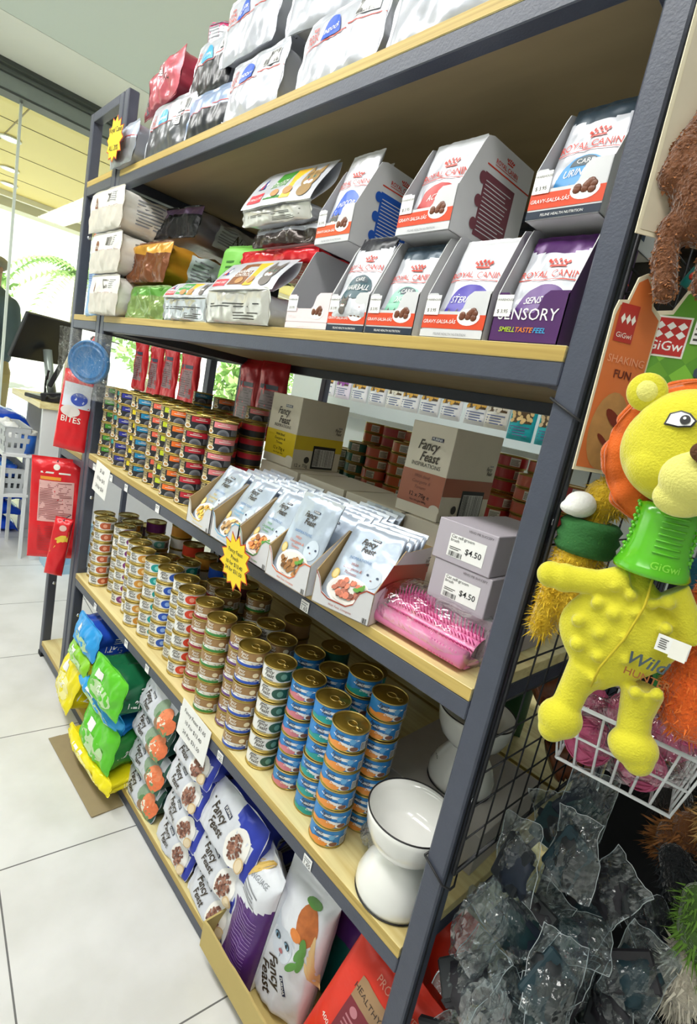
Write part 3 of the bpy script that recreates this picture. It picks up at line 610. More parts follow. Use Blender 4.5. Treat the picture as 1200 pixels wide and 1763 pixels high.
def hills(label, x, y, z, rx, rz, g1, name1, fur, h=.095, w=.22, gus=.055, redtop=False, seed=61, base='#eceef1'):
    """stand-up pouch lying on its back: bottom gusset panel below, printed front tilted above"""
    t = bag_thing('dry_food_bag', label, (x, y, z), (rx, 0, rz), G2)
    B = Brick(w, gus, .2, seed, .006, .005, .5, .008, -.12, topw=.97); m, e = B.build(SFOIL if base != '#eceef1' else foil('#d4d3ce', met=.5, rough=.25), WFOIL); m.obj('bag_body', t)
    m = MB(); m.lines(e, -w * .42, w * .42, gus * .45, gus * .62, 2, BLACK, 3); m.lines(e, 0, w * .4, gus * .1, gus * .35, 3, INK, 3); m.obj('gusset_print', t)
    m = MB(); fp = lambda u, v, off=0.0: Vector((u * (1 - .0 * v), -.004 - .01 * math.cos(u / w * 2) + v * 1.0 * .62 + .004 * nz3(u * 20, v * 20, 1, seed) - off * .6 - .006 * math.sin(PI * v / h), gus + v * .80 + off * .8))
    m.grid(lambda a, b: fp((a * 2 - 1) * (w / 2 + .004), b * h), 20, 12, WFOIL)
    m.grid(lambda a, b: fp((a * 2 - 1) * (w / 2 + .004), b * h) + Vector((0, .004 + .02 * math.sin(PI * b), -.003)), 20, 12, WFOIL, flip=True)
    m.ell(fp, -w * .36, h * .62, .016, .013, WHITE, 2, 4, rot=.0); m.poly(fp, [(-w * .42, h * .5), (-w * .30, h * .5), (-w * .36, h * .82)], C('#27418f'), 3); m.poly(fp, [(-w * .385, h * .5), (-w * .335, h * .5), (-w * .36, h * .7)], RC, 4)
    m.rect(fp, -w * .46, -w * .22, h * .12, h * .36, C('#e02a3a'), 2); m.text(fp, 'SCIENCE DIET', -w * .34, h * .2, .0085, WHITE, 3, bold=.01)
    m.rect(fp, -w * .18, w * .06, h * .15, h * .88, C(g1), 2); m.text(fp, name1, -w * .06, h * .55, .0125, WHITE, 3, bold=.01); m.ell(fp, -w * .03, h * .28, .012, .009, mat('food_tan', '#b98a52'), 4)
    m.poly(fp, [(w * .06, h * .12), (w * .2, h * .12), (w * .24, h * .88), (w * .06, h * .88)], C('#eebb2a'), 2); m.ell(fp, w * .14, h * .3, .012, .010, mat('food_tan', '#b98a52'), 4)
    cat_face(m, fp, w * .36, h * .52, h * .42, fur, 4)
    m.obj('front_label', t); return t
hills('white hairball control pouch with brown square and tabby kitten, lying at the shelf edge', -.69, -.004, T2, 0, 0, '#8a5428', 'HAIRBALL\nCONTROL', FURG, .085, .232, .062)
hills('small white and red pouch with green square, left of the hairball control pouch', -.928, .002, T2, 0, .02, '#2f9a3c', 'KITTEN', FURG, .05, .205, .05, base='#c22', seed=66)
t = bag_thing('dry_food_bag', 'scarlet foil bag lying folded over the hairball control pouch', (-.675, .055, T2 + .128), (0, 0, 0), G2); B = Brick(.26, .03, .22, 71, .006, .004, .4, .01, .1); m, e = B.build(foil('#d9202c', rough=.2), foil('#d9202c')); m.obj('bag_body', t)
plain_brick('dark folded pouch between the scarlet bag and the ginger cat pouch', -.65, .045, T2 + .160, .2, .035, .2, 73, '#3d332f', '#d9d9dc', 0, top='#cfd2da')
hills('white and green pouch with a ginger tabby face, topmost of the pouch pile', -.66, .03, T2 + .196, .1, .03, '#3f8f2f', 'INDOOR\nVITALITY', FURT, .10, .212, .03, seed=77)
t = bag_thing('dry_food_bag', 'pale blue upright bag with orange cap outside the far post', (-1.58, .03, T2 - .012), (0, 0, .1), 'bags on the narrow rack')
P = Pillow(.12, .29, .07, 22, .004, top=.12); m = P.body(MB(), foil('#8fb4dc', met=.1), mf=lambda a, b: foil('#e8502a') if b > .84 else foil('#8fb4dc', met=.1)); m.obj('bag_body', t)
m = MB(); f = P.front(); m.rect(f, -.03, .05, .19, .21, C('#1d3370'), 2); m.lines(f, -.03, .05, .09, .18, 16, C('#3b5fae'), 2); m.bars(f, -.005, .03, .05, .08, INK, 2, 10); m.obj('front_print', t)
# ---------------------------------------------------------------- display cartons with pouches
CARD = mat('white_card', '#d6d6d9', .6, var=.02); CARDI = mat('card_inside', '#b4b4b8', .8, var=.03); KRAFT = mat('kraft_inside', '#b4986a', .8, var=.06)
TAGS = {}
def display_box(label, x, y, z, w, rz, main, strip, bottom, stripe_txt='GRAVY-SALSA-SÅS', meat=True, d=.14, hf=.056, hb=.146, big=None, tabs=1, side_panel=False, rx=0, sensory=False, tagtxt='$ 3.95'):
    t = thing('display_carton', label, 'box', (x, y, z), (rx, 0, rz), 'cat pouch display cartons on the second shelf'); th = .0012
    FM = C(main); m = MB(); w2 = w / 2
    m.box(-w2, w2, 0, d, 0, th, CARD); m.obj('carton_base', t)
    m = MB(); tb = w * .2; pts = [(-w2, 0), (w2, 0), (w2, hf + .003), (w2 - w * .26, hf + .003), (w2 - w * .33, hf - .002), (w2 - w * .38, hf - .018), (w2 - w * .42, hf - .022), (-w2 + tb + .006, hf - .022), (-w2 + tb, hf - .018), (-w2 + tb - .001, hf - .002), (-w2 + tb - .004, hf + .001), (-w2 + .003, hf + .001), (-w2, hf - .002)]
    m.prism(pts, 0, th, FM); f = plane(T(0, -.0001, 0))
    if not sensory:
        m.rect(f, -w2, w2, .012, .030, C(strip), 1); m.rect(f, -w2, w2, .001, .010, C(bottom), 1); m.text(f, stripe_txt, -w2 + .002, .0185, w * .066, WHITE, 3, 'L', shear=.1, bold=.008)
        m.text(f, 'FELINE HEALTH NUTRITION', 0, .0035, .0042, WHITE if bottom != '#d9dadd' else GREY, 3)
        m.ell(f, w * .24, .027, .0175, .0105, WHITE, 2, 20); r = random.Random(5)
        for i in range(9): m.ball((w * .24 + r.uniform(-.010, .010), -.001, .029 + r.uniform(-.004, .006)), .0042, mat('gravy_chunk', '#6e3a20', .4, var=.3), nu=8, nv=5, sc=(1.2, .25, 1))
    else:
        m.text(f, 'SENSORY', 0, .026, .019, WHITE, 2, wide=.95); m.text(f, 'SMELL', -.022, .012, .008, C('#b8d22a'), 2, shear=.2, bold=.01); m.text(f, 'TASTE', .0, .012, .008, C('#f08a1c'), 2, shear=.2, bold=.01); m.text(f, 'FEEL', .02, .012, .008, C('#3aa8dd'), 2, shear=.2, bold=.01)
    m.rect(f, -w2 + .001, -w2 + tb + .005, hf - .027, hf - .002, WHITE, 4); m.text(f, 'P.WAREHOUSE', -w2 + .003 + tb / 2, hf - .009, .0036, INK, 5); m.text(f, tagtxt, -w2 + .003 + tb / 2, hf - .023, .0060, INK, 5)
    m.obj('front_panel', t)
    prof = [(0, 0), (d, 0), (d, hb), (.052, hb), (.040, hb - .004), (.034, hb - .014), (0, hf)]
    for sx in (-1, 1):
        m = MB(); x0, x1 = (-w2, -w2 + th) if sx < 0 else (w2 - th, w2)
        n = len(prof); vs = [(x0, a, b) for a, b in prof] + [(x1, a, b) for a, b in prof]
        outer, inner = (FM if sensory else CARD), CARDI
        m.add(vs, [tuple(range(n))[::-1]], outer if sx < 0 else inner); m.add(vs, [tuple(range(n, 2 * n))], inner if sx < 0 else outer)
        m.add(vs, [(i, (i + 1) % n, (i + 1) % n + n, i + n) for i in range(n)], CARD)
        if sx > 0:
            sp = lambda u, v, off=0.0: Vector((w2 + off, u, v)); PC = C(side_panel or '#a8443a')
            m.rect(sp, .05, .125, .012, .095, PC, 1); m.lines(sp, .054, .12, .018, .088, 13, CARD, 2, fill=.25)
            for i in range(3): m.ell(sp, .046, .085 - i * .030, .008, .008, PC, 3)
            royal(m, sp, .095, .112, .030, 2); m.rect(sp, .05, d, .104, .106, RC, 1)
        m.obj('side_panel', t)
    m = MB(); m.box(-w2 + th, w2 - th, d - th, d, 0, hb * .9, CARD); m.obj('back_panel', t)
    return t
def rc_pouch(label, x, y, z, rx, rz, topc, badge, btxt, sub=None, w=.088, h=.138, seed=3, fur=None, group='cat food pouches standing in the display cartons', parent=None):
    t = thing('food_pouch', label, 'pouch', (x, y, z), (rx, 0, rz), group); P = Pillow(w, h, .014, seed, .0028, top=.12, bottom=.1, p=2.2, cs=40)
    TM = foil(topc, met=.2); m = P.body(MB(), WFOIL, mf=lambda a, b: TM if b > .80 + .08 * (a * 2 - 1) ** 2 else WFOIL, mb=TM); m.obj('pouch_body', t)
    m = MB(); f = P.front(); royal(m, f, 0, h * .56, w * .50, 4)
    BC = C(badge); m.ell(f, .004, h * .30, w * .36, h * .19, BC, 3, 20, a1=.5); m.rect(f, -w * .32, w * .37, h * .2, h * .30, BC, 3)
    if sub: m.ell(f, .004, h * .39, w * .22, h * .09, C('#25404c'), 4, 16, a1=.5); m.text(f, 'CARE', .004, h * .41, .0085, WHITE, 5)
    m.text(f, btxt, .004, h * .30, .0128, WHITE, 5, shear=.2, wide=.85, bold=.005)
    cat_face(m, f, -w * .14, h * .13, w * .2, fur or FURG, 4); m.obj('front_print', t); return t
lows = [(-.476, .115, 'pink and white display carton holding pouches, far left of the carton row', '#f0dfe2', '#f0dfe2', '#f0dfe2', 'kitten', 0),
        (-.374, .088, 'low display carton of hairball pouches, second of the lower row', '#d9dadd', '#dd4a26', '#1c2a3e', 'hairball', 0),
        (-.279, .094, 'low display carton of digestive pouches, third of the lower row', '#d9dadd', '#dd4a26', '#1c2a3e', 'digest', 0),
        (-.166, .100, 'low display carton of sterilised pouches, left of the purple carton', '#d9dadd', '#dd4a26', '#d9dadd', 'sterilised', 0),
        (-.061, .090, 'deep purple display carton with white lettering by the near post', '#4d2060', '#4d2060', '#4d2060', 'sensory', 1)]
for i, (x, w, lab, a, b, c_, nm, se) in enumerate(lows):
    display_box(lab, x, .004, T2, w, 0, a, b, c_, sensory=bool(se), tagtxt='$ 3.95', stripe_txt='GRAVY-SALSA-SÅS' if i else 'KITTEN')
PP = {1: ('#25272e', '#1d4c58', 'HAIRBALL', True), 2: ('#2f4250', '#8fd0b4', 'DIGEST', True), 3: ('#e8eaee', '#4d3fae', 'STERILISED', None), 4: ('#4d2060', '#5a2a80', 'SENSORY', None), 0: ('#e9d5da', '#c77a94', 'KITTEN', None)}
for i, (x, w, lab, *_r) in enumerate(lows):
    if i == 0: continue
    tc, bc, bt, sb = PP[i]
    for k in range(3):
        rc_pouch('cat food pouch with %s badge, %s in the %s carton of the lower row' % (bt.lower(), ('front one', 'second one', 'third one')[k], ORD[i]), x + .002, (.012 if i != 1 else .0045) + .021 * k + (0 if k or i != 1 else -.0), T2 + .006 + (.016 if i == 1 and k == 0 else 0), -.30, 0, tc, bc, bt, sb, w=min(.084, w - .008), seed=5 + i + k, h=.138 if i != 4 else .134)
ups = [(-.478, '#f0efef', 'upper display carton of INDOOR pouches at the far left', '#d9dadd', '#dd5a2c', '#d9dadd', .092, '#2258b8'),
       (-.278, '#d9dadd', 'upper display carton with gravy picture and mauve side text, in the middle', '#d9dadd', '#dd4a26', '#d9dadd', .102, '#7c4550'),
       (-.066, '#d9dadd', 'upper display carton of urinary care pouches beside the near post', '#d9dadd', '#dd4a26', '#1c2a3e', .092, '#2b3a55')]
UP_ = [('#e8eaee', '#2a5fd0', 'INDOOR', None), ('#dadde2', '#c23a3a', 'ACTIVE', None), ('#2c3c48', '#2a8fd0', 'URINARY', True)]
for i, (x, c0, lab, a, b, c_, w, sp_) in enumerate(ups):
    display_box(lab, x, .028, T2 + .1472, w, -.03, a, b, c_, side_panel=sp_, tagtxt='$ 3.95', d=.16, hb=.140)
    tc, bc, bt, sb = UP_[i]
    for k in range(2): rc_pouch('cat food pouch with %s badge, %s in the %s upper carton' % (bt.lower(), ('front one', 'second one')[k], ORD[i]), x, .038 + .024 * k, T2 + .1532 + (.012 if i == 0 and k == 0 else 0), -.26, -.03, tc, bc, bt, sb, w=w - .012, seed=15 + i + k, h=.140 if i else .148)
# ---------------------------------------------------------------- middle shelf: trays, pouches, cartons, brush
T3 = S3 + .0004
FOODS = {'yellow': ('#e9c53a', '#d9a94a'), 'blue': ('#58b4e0', '#caa06a'), 'green': ('#4f9d4a', '#e0894a'), 'orange': ('#dd6a3a', '#9a6a3a'), 'red': ('#a8452f', '#b76a52')}
def plate(m, sf, u, v, r, food, k=3, seed=1, green=True, asp=.62, n=26, rise=0.0):
    m.ell(sf, u, v, r, r * asp, C('#f6f4f0'), k, 24); m.ell(sf, u, v, r * .86, r * asp * .84, C('#e6e1da'), k + 1, 24)
    rr = random.Random(seed); cs = [mat('food_%s_%d' % (food.strip('#'), i), tuple(min(1, int(food[1 + 2 * j:3 + 2 * j], 16) / 255 * q) for j in range(3)), .55, var=.25, scale=200) for i, q in enumerate((.7, 1, 1.22))]
    for i in range(n):
        a = rr.random() * 2 * PI; q = rr.random() ** .5 * .66
        m.ell(sf, u + math.cos(a) * r * q, v + math.sin(a) * r * q * asp, r * .14, r * .11, rr.choice(cs), k + 2 + i * .3, 7, rot=rr.random() * 3, rings=1)
    if green:
        for i in range(3): m.ell(sf, u + r * (.35 + .12 * i), v + r * .25 * asp + i * r * .08, r * .15, r * .08, C('#5e9a3a'), k + 12, 8, rot=.7 * i, rings=1)
def wordmark(m, sf, u, v, s, k=3, ink=None, rot=0.0):
    c, d = math.cos(rot), math.sin(rot)
    def o(x, y): return u + x * c - y * d, v + x * d + y * c
    def q(x0, x1, y0, y1, mt, kk):
        m.poly(sf, [o(x0, y0), o(x1, y0), o(x1, y1), o(x0, y1)], mt, kk)
    q(s * .1, s * 1.35, s * .98, s * 1.28, C('#1e2747'), k); a, b = o(s * .72, s * 1.03); m.text(sf, 'PURINA', a, b, s * .3, WHITE, k + 1, bold=.01, rot=rot)
    a, b = o(-.1 * s, s * .12); m.text(sf, 'Fancy', a, b, s * 1.15, ink or SCRIPT, k + 1, shear=.35, bold=.018, wide=.82, rot=rot)
    a, b = o(.25 * s, -s * .85); m.text(sf, 'Feast', a, b, s * 1.15, ink or SCRIPT, k + 1, shear=.35, bold=.018, wide=.82, rot=rot)
def ff_pouch(label, x, y, z, rx, rz, col, seed=1, w=.092, h=.135, detail=True):
    t = thing('food_pouch', label, 'pouch', (x, y, z), (rx, 0, rz), 'silver-blue cat food pouches in the shelf trays'); P = Pillow(w, h, .010, seed, .0028, top=.1, bottom=.1, p=2.2, cs=40)
    m = P.body(MB(), foil('#bcc9da', rough=.28, met=.35), 30, 34); m.obj('pouch_body', t)
    m = MB(); m.box(-w / 2 - .0003, w / 2 + .0003, -.0012, .0012, h * .945, h * 1.0, foil('#cfd6df', met=.5)); m.obj('heat_seal', t)
    if detail:
        c, fd = FOODS[col]; m = MB(); f = P.front(); wordmark(m, f, -w * .05, h * .72, .0125, 3); m.text(f, 'INSPIRATIONS', -w * .06, h * .53, .0065, C('#5f88b8'), 4)
        for i, tx in enumerate(('With', 'Courgette &', 'Tomato')): m.text(f, tx, -w * .12, h * (.46 - .055 * i), .0068, C(c), 4, shear=.3)
        m.ell(f, w * .27, h * .40, w * .16, h * .12, C('#cdd9e6'), 2, 16)
        for q in (-1, 1): m.ell(f, w * (.27 + .09 * q), h * .42, .0024, .002, C('#41506a'), 4, 8, rings=1)
        m.ell(f, w * .27, h * .37, .002, .0014, C('#8a6d70'), 4, 8, rings=1)
        m.ell(f, -w * .36, h * .31, .0075, .009, C('#e6c46a'), 4, 14); m.ell(f, -w * .36, h * .31, .0055, .007, C('#f3e0a0'), 5, 14)
        plate(m, f, 0, h * .17, w * .40, fd, 4, seed, n=34); m.obj('front_print', t)
    return t
def tray(label, x, y, rz, w, col, d=.20, hb=.105, hf=.030, seed=1, n=6, side_txt=False, z=None, lean=-.58, ph=.142):
    z = T3 if z is None else z; c = C(FOODS[col][0])
    t = thing('shelf_tray', label, 'tray', (x, y, z), (0, 0, rz), 'open card trays of cat food pouches'); th = .0014; w2 = w / 2
    m = MB(); m.box(-w2, w2, 0, d, 0, th, KRAFT); m.obj('tray_base', t)
    m = MB(); pts = [(-w2, 0), (w2, 0), (w2, hf + .022), (w2 - .014, hf + .022), (w2 - .024, hf + .014), (w2 - .032, hf - .006), (w2 - .044, hf - .014), (-w2 + .03, hf - .014), (-w2 + .016, hf - .008), (-w2 + .008, hf + .012), (-w2, hf + .022)]
    m.prism(pts, 0, th, CARD); f = plane(); m.text(f, 'With Tuna, Courgette', 0, .006, .0048, c, 2, shear=.3)
    rim = [(u, v) for u, v in pts[2:]]
    for a, b in zip(rim, rim[1:]): m.poly(f, [a, b, (b[0], b[1] - .0022), (a[0], a[1] - .0022)], c, 2)
    m.bars(f, w2 - .012, w2 - .004, .002, .010, INK, 2, 6); m.obj('front_panel', t)
    prof = [(0, 0), (d, 0), (d, hb), (.085, hb), (.072, hb + .004), (.062, hb - .004), (0, hf + .022)]
    for sx in (-1, 1):
        m = MB(); x0, x1 = (-w2, -w2 + th) if sx < 0 else (w2 - th, w2); k_ = len(prof); vs = [(x0, a, b) for a, b in prof] + [(x1, a, b) for a, b in prof]
        m.add(vs, [tuple(range(k_))[::-1]], CARD if sx < 0 else KRAFT); m.add(vs, [tuple(range(k_, 2 * k_))], KRAFT if sx < 0 else CARD); m.add(vs, [(i, (i + 1) % k_, (i + 1) % k_ + k_, i + k_) for i in range(k_)], KRAFT)
        if sx > 0 and side_txt:
            sp = lambda u, v, off=0.0: Vector((w2 + off, u, v)); m.poly(sp, [(.001, .052), (.012, .06), (d, .06), (d, .075), (.04, .09), (.001, .052)], c, 1); m.rect(sp, .03, d - .002, .038, .062, c, 1)
            m.text(sp, '12 x 70g e', .042, .010, .013, BLACK, 2); m.bars(sp, .09, .155, .008, .042, BLACK, 3, 26, 3, WHITE); m.ell(sp, .075, .022, .007, .007, INK, 2); m.ell(sp, .075, .022, .005, .005, WHITE, 3)
            wordmark(m, sp, .16, .078, .0075, 3)
        m.obj('side_panel', t)
    m = MB(); m.box(-w2 + th, w2 - th, d - th, d, 0, hb, KRAFT); m.obj('back_panel', t)
    M_ = Matrix.Translation((x, y, z)) @ Matrix.Rotation(rz, 4, 'Z'); first = None
    for k in range(n):
        p = M_ @ Vector((.001 * (k % 2), .006 + .024 * k, .003 + (.006 if k == 0 else 0)))
        lab = '%s-printed cat food pouch, %s in the %s' % (col, ('front one', 'second one', 'third one', 'fourth one', 'fifth one', 'sixth one', 'seventh one')[k], label.split(',')[0].replace('open card ', ''))
        if first is None: first = ff_pouch(lab, p.x, p.y, p.z, lean, rz, col, seed, w=w - .010, h=ph)
        else: o = dup(first, p, (-.60 + .02 * k, 0, rz + rnd.uniform(-.03, .03)), lab)
    return t
tray('yellow-rimmed tray, leftmost of the pouch trays', -.672, -.030, 0, .098, 'yellow', seed=3)
tray('blue-rimmed tray, second pouch tray from the left', -.567, -.030, 0, .098, 'blue', seed=5)
tray('green-rimmed tray, third pouch tray from the left', -.463, -.032, 0, .100, 'green', seed=8)
tray('orange-rimmed tray, fourth pouch tray from the left', -.355, -.034, .04, .108, 'orange', seed=11, lean=-.34, ph=.148, n=7)
tray('red-sided tray, rightmost pouch tray by the pink brush', -.235, -.018, .22, .108, 'red', seed=14, side_txt=True, d=.17, n=4)
def carton(label, x, y, z, rz, w, d, h, col, printed=True, cat='box'):
    t = thing('food_carton', label, cat, (x, y, z), (0, 0, rz), 'printed cartons at the back of the middle shelf'); c = C(col)
    CR_ = mat('cream_card', '#ded6c4', .6, var=.03); m = MB(); m.box(-w / 2, w / 2, 0, d, 0, h, CR_, b=.0008); m.obj('carton_box', t)
    if printed:
        m = MB(); f = plane(T(0, -.0001, 0)); wordmark(m, f, -.002, h * .70, .0215, 2); m.text(f, 'INSPIRATIONS', 0, h * .53, .0105, INK, 2)
        m.rect(f, -w / 2, w * .5, h * .12, h * .48, c, 1); m.ell(f, w * .4, h * .12, w * .12, h * .05, CR_, 2)
        for i, tx in enumerate(('With Beef,', 'Courgette &', 'Tomato')): m.text(f, tx, -w * .02, h * (.41 - .06 * i), .0085, C('#7d4b3c') if col != '#e3c62a' else INK, 3, shear=.3)
        m.text(f, '12 x 70g e', 0, h * .2, .0115, BLACK, 3); m.text(f, 'Net Weight 840g', 0, h * .15, .0055, BLACK, 3); m.obj('front_print', t)
        m = MB(); sp = lambda u, v, off=0.0: Vector((w / 2 + .0001 + off, u, v))
        m.rect(sp, 0, d, h * .28, h * .48, c, 1); m.rect(sp, d * .38, d * .86, h * .02, h * .36, BLACK, 2); m.bars(sp, d * .42, d * .83, h * .06, h * .31, BLACK, 4, 30, 5, WHITE)
        m.text(sp, '12 x 70g', d * .18, h * .03, .012, BLACK, 3); m.ell(sp, d * .28, h * .14, .008, .008, INK, 3); wordmark(m, sp, d * .84, h * .6, .009, 3); m.obj('side_print', t)
    return t
BZ = T3
for i, (x, w) in enumerate(((-.725, .15), (-.565, .15), (-.405, .155), (-.24, .155))):
    carton('closed plain cream carton under the tall cartons, %s from the left' % ORD[i], x, .19, BZ, 0, w, .16, .136, '#d8cdb8', False)
carton('tall cream carton with a yellow band, left of centre on the middle shelf', -.752, .20, BZ + .1368, 0, .118, .15, .166, '#e3c62a')
carton('tall cream carton with a brown band, right of centre on the middle shelf', -.305, .20, BZ + .1368, 0, .100, .155, .170, '#a9644a')
LAV = mat('lavender_card', '#b3acb6', .6, var=.02)
for i, (dx, dy, zz) in enumerate(((.012, .012, 0), (0, .002, .066), (-.006, 0, .124))):
    t = thing('brush_carton', 'grey carton priced 4.50, %s of the three beside the near post' % ('bottom one, mostly hidden', 'middle one', 'topmost')[i], 'box', (-.088 + dx, .05 + dy, BZ + zz), (0, 0, .03), 'grey brush cartons on the middle shelf')
    m = MB(); m.box(-.0475, .0475, 0, .19, 0, .0575 if i else .0655, LAV, b=.001); m.obj('carton_box', t); m = MB(); f = plane(T(0, -.0001, 0)); m.text(f, 'VEHO ME SUCCEFY', .022, .050, .0045, INK, 2)
    m.rect(f, -.024, .034, .009, .041, WHITE, 1); m.text(f, 'Cat self-groom\nbrush', -.022, .036, .0062, BLACK, 2, 'L'); m.text(f, '$4.50', .017, .019, .0115, BLACK, 2, bold=.01); m.bars(f, -.021, .001, .010, .017, BLACK, 2, 16, 4); m.lines(f, -.021, -.002, .019, .024, 2, INK, 2); m.obj('price_label', t)
# pink arch brush in clear wrap
t = thing('grooming_brush', 'bright pink arched pet brush with rows of bristles in clear plastic wrap', 'brush', (-.112, .072, T3), (0, 0, .02))
PK = mat('pink_plastic', '#f58bbf', .35, var=.05, coat=.3); PKB = mat('pink_bristle', '#ee5fb0', .35)
m = MB(); L_ = .078
def arch(a, b): 
    x = (a * 2 - 1) * L_; g = PI * b; return (x, -.040 * math.cos(g), .008 + .034 * math.sin(g) ** .8)
m.grid(arch, 24, 16, PK); m.box(-L_, L_, -.045, .045, .001, .008, PK, b=.002); m.obj('arch_body', t)
m = MB()
for i in range(26):
    for j in range(11):
        a = (i + .5 * (j % 2)) / 25.5; g = PI * (j + 1.2) / 12.5; x = (a * 2 - 1) * L_ * .98; c, s_ = -math.cos(g), math.sin(g)
        p = Vector((x, .040 * c, .008 + .034 * s_)); q = p + Vector((0, c, s_)).normalized() * .016; m.tube([p, q], .0008, PKB, n=4, rr=[.0015, .0006])
m.obj('bristles', t)
m = MB(); m.tube([(-L_, -.052, .018), (L_, -.052, .018)], .013, PK, n=14)
for i in range(9): m.tube([(L_ - .050 + i * .005, -.063, .010), (L_ - .050 + i * .005, -.061, .028)], .0012, PKB, n=5)
m.obj('lower_comb', t)
FILM = film('clear_wrap'); m = MB()
def wrap(a, b):
    g = 2 * PI * b; x = (a * 2 - 1) * (L_ + .014); k = (1 - abs(a * 2 - 1) ** 8) ** .5; q = 1 + .03 * noise.noise(Vector((a * 9, g * 2, 3)))
    return (x, (-.004 + .066 * math.cos(g) * k) * q, max(.0008, .033 + .040 * math.sin(g) * k * q))
m.grid(wrap, 30, 24, FILM); m.obj('plastic_wrap', t)
# ---------------------------------------------------------------- signs hanging on the beams
YEL = mat('yellow_card', '#f3d722', .55, var=.03); REDO = mat('red_pen', '#c9401f', .6)
def star(label, x, y, z, r, n, lines, rz=0, ry=0, sz=.012, elong=1.0, rx=0):
    t = thing('price_sign', label, 'sign', (x, y, z), (rx, ry, rz)); rr = random.Random(n)
    for kk, (rad, mt, yy) in enumerate(((1.0, REDO, 0), (.93, YEL, -.0006))):
        m = MB(); pts = []; rr = random.Random(n)
        for i in range(2 * n):
            q = (r if i % 2 == 0 else r * .74) * (rad if i % 2 == 0 else rad * 1.0) * rr.uniform(.93, 1.07); a = PI * i / n; pts.append((q * math.cos(a), q * math.sin(a) * elong))
        m.prism(pts, yy, yy + .0005, mt)
        if kk:
            f = plane(T(0, yy - .0001, 0))
            for i, tx in enumerate(lines): m.text(f, tx, 0, (len(lines) / 2 - i - .75) * sz * 1.15, sz, BLACK, 1, bold=.005)
        m.obj('card_front' if kk else 'card_outline', t)
    return t
star('yellow starburst price sign hanging below the pouch trays', -.490, -.046, .846, .052, 13, ('Fancy Feast', 'Pouch', '10 for $13.40', '24 for $31.50'), sz=.0105, elong=1.05, rx=.05, ry=.0)
star('yellow starburst sign pinned to the grey bag at the far end of the top shelf', -1.43, -.030, 1.735, .066, 12, ('Royal Canin', '', 'ALL 20%'), sz=.020, elong=.95, ry=.1)
NOTE = mat('note_card', '#f3f3f1', .4, coat=.4)
for (x, z, w, h, ls, lab, ry, s_) in ((-.600, .410, .130, .086, ('Fancy Feast $1.65', '10 For $13.40', '24 Per $31.50'), 'laminated handwritten price card hanging from the can shelf', .05, .0135), (-1.315, .80, .115, .092, ('$1.60', '10 for $15', '24 for $34'), 'white handwritten note hanging at the far end of the middle shelf', .08, .016)):
    t = thing('price_card', lab, 'sign', (x, -.004, z), (-.04, ry, 0)); m = MB(); m.box(-w / 2, w / 2, -.0006, .0006, -h / 2, h / 2, NOTE, b=.0003); m.obj('card', t); m = MB(); f = plane(T(0, -.0008, 0))
    for i, tx in enumerate(ls): m.text(f, tx, 0, h * (.22 - .27 * i), s_, C('#2a2a32'), 1, shear=.05)
    m.obj('handwriting', t)
for i, (x, z, lab) in enumerate(((-1.39, S3, 'far end of the middle shelf'), (-1.245, S3, 'middle shelf below the yellow-banded cans'), (-1.13, S3, 'middle shelf below the salmon-banded cans'), (-.925, S3, 'middle shelf below the orange-banded cans'), (-.33, S3, 'middle shelf below the orange tray'), (-1.25, S4, 'can shelf above the blue litter bag'), (-1.0, S4, 'can shelf above the green litter bag'), (-.86, S4, 'can shelf left of the hanging price card'), (-.66, S4, 'can shelf beside the hanging price card'), (-.49, S4, 'can shelf right of the hanging price card'), (-.20, S4, 'can shelf below the sky blue stacks'))):
    zz = z - WD - BH / 2 - .001
    px_tag(x, zz, .021, .019, '1.65' if x in (-.33, -.20, -.49) else None, 0, 'price_tag', 'small white price sticker on the beam, ' + lab, 'small white price stickers on the shelf beams')
# ---------------------------------------------------------------- can shelf: ceramic bowls, box, crumpled wrap
CER = mat('white_ceramic', '#eeeeea', .12, var=.02, coat=.6); RIM = mat('black_rim', '#1d1b1c', .3)
def bowl(label, x, y, z, s=1.0, mark=False, rz=0, tilt=(0, 0)):
    t = thing('raised_bowl', label, 'bowl', (x, y, z), (tilt[0], tilt[1], rz), 'white ceramic raised bowls')
    m = MB(); m.lathe([(q * s, h * s) for q, h in ((.050, 0), (.056, .003), (.058, .010), (.057, .022), (.049, .042), (.037, .060), (.031, .070), (.030, .074))], 48, CER, cap=True); b = m.obj('pedestal', t)
    m = MB(); m.lathe([(q * s, h * s) for q, h in ((.0, .070), (.030, .074), (.042, .080), (.055, .094), (.0625, .112), (.0655, .130), (.0662, .138), (.0640, .1385), (.060, .122), (.050, .100), (.036, .088), (.0, .084))], 56, CER, cap=False); m.obj('bowl_cup', t)
    m = MB(); m.tube([(.0652 * s * math.cos(2 * PI * i / 56), .0652 * s * math.sin(2 * PI * i / 56), .1388 * s) for i in range(57)], .0013, RIM, n=6, cap=False); m.obj('rim_band', t); m = MB(); m.tube([(.0565 * s * math.cos(2 * PI * i / 56), .0565 * s * math.sin(2 * PI * i / 56), .0018 * s) for i in range(57)], .0012, RIM, n=6, cap=False); m.obj('base_band', t)
    if mark: m = MB(); f = cyl(.0495 * s, -2.3); m.text(f, 'ico', 0, .040, .014, BLACK, 3); m.ell(f, -.026, .028, .004, .016, BLACK, 3); m.obj('logo_print', t)
    return t
bowl('white ceramic raised bowl with a black rim, at the shelf edge by the near post', -.070, .058, S4 + .0004, 1.04)
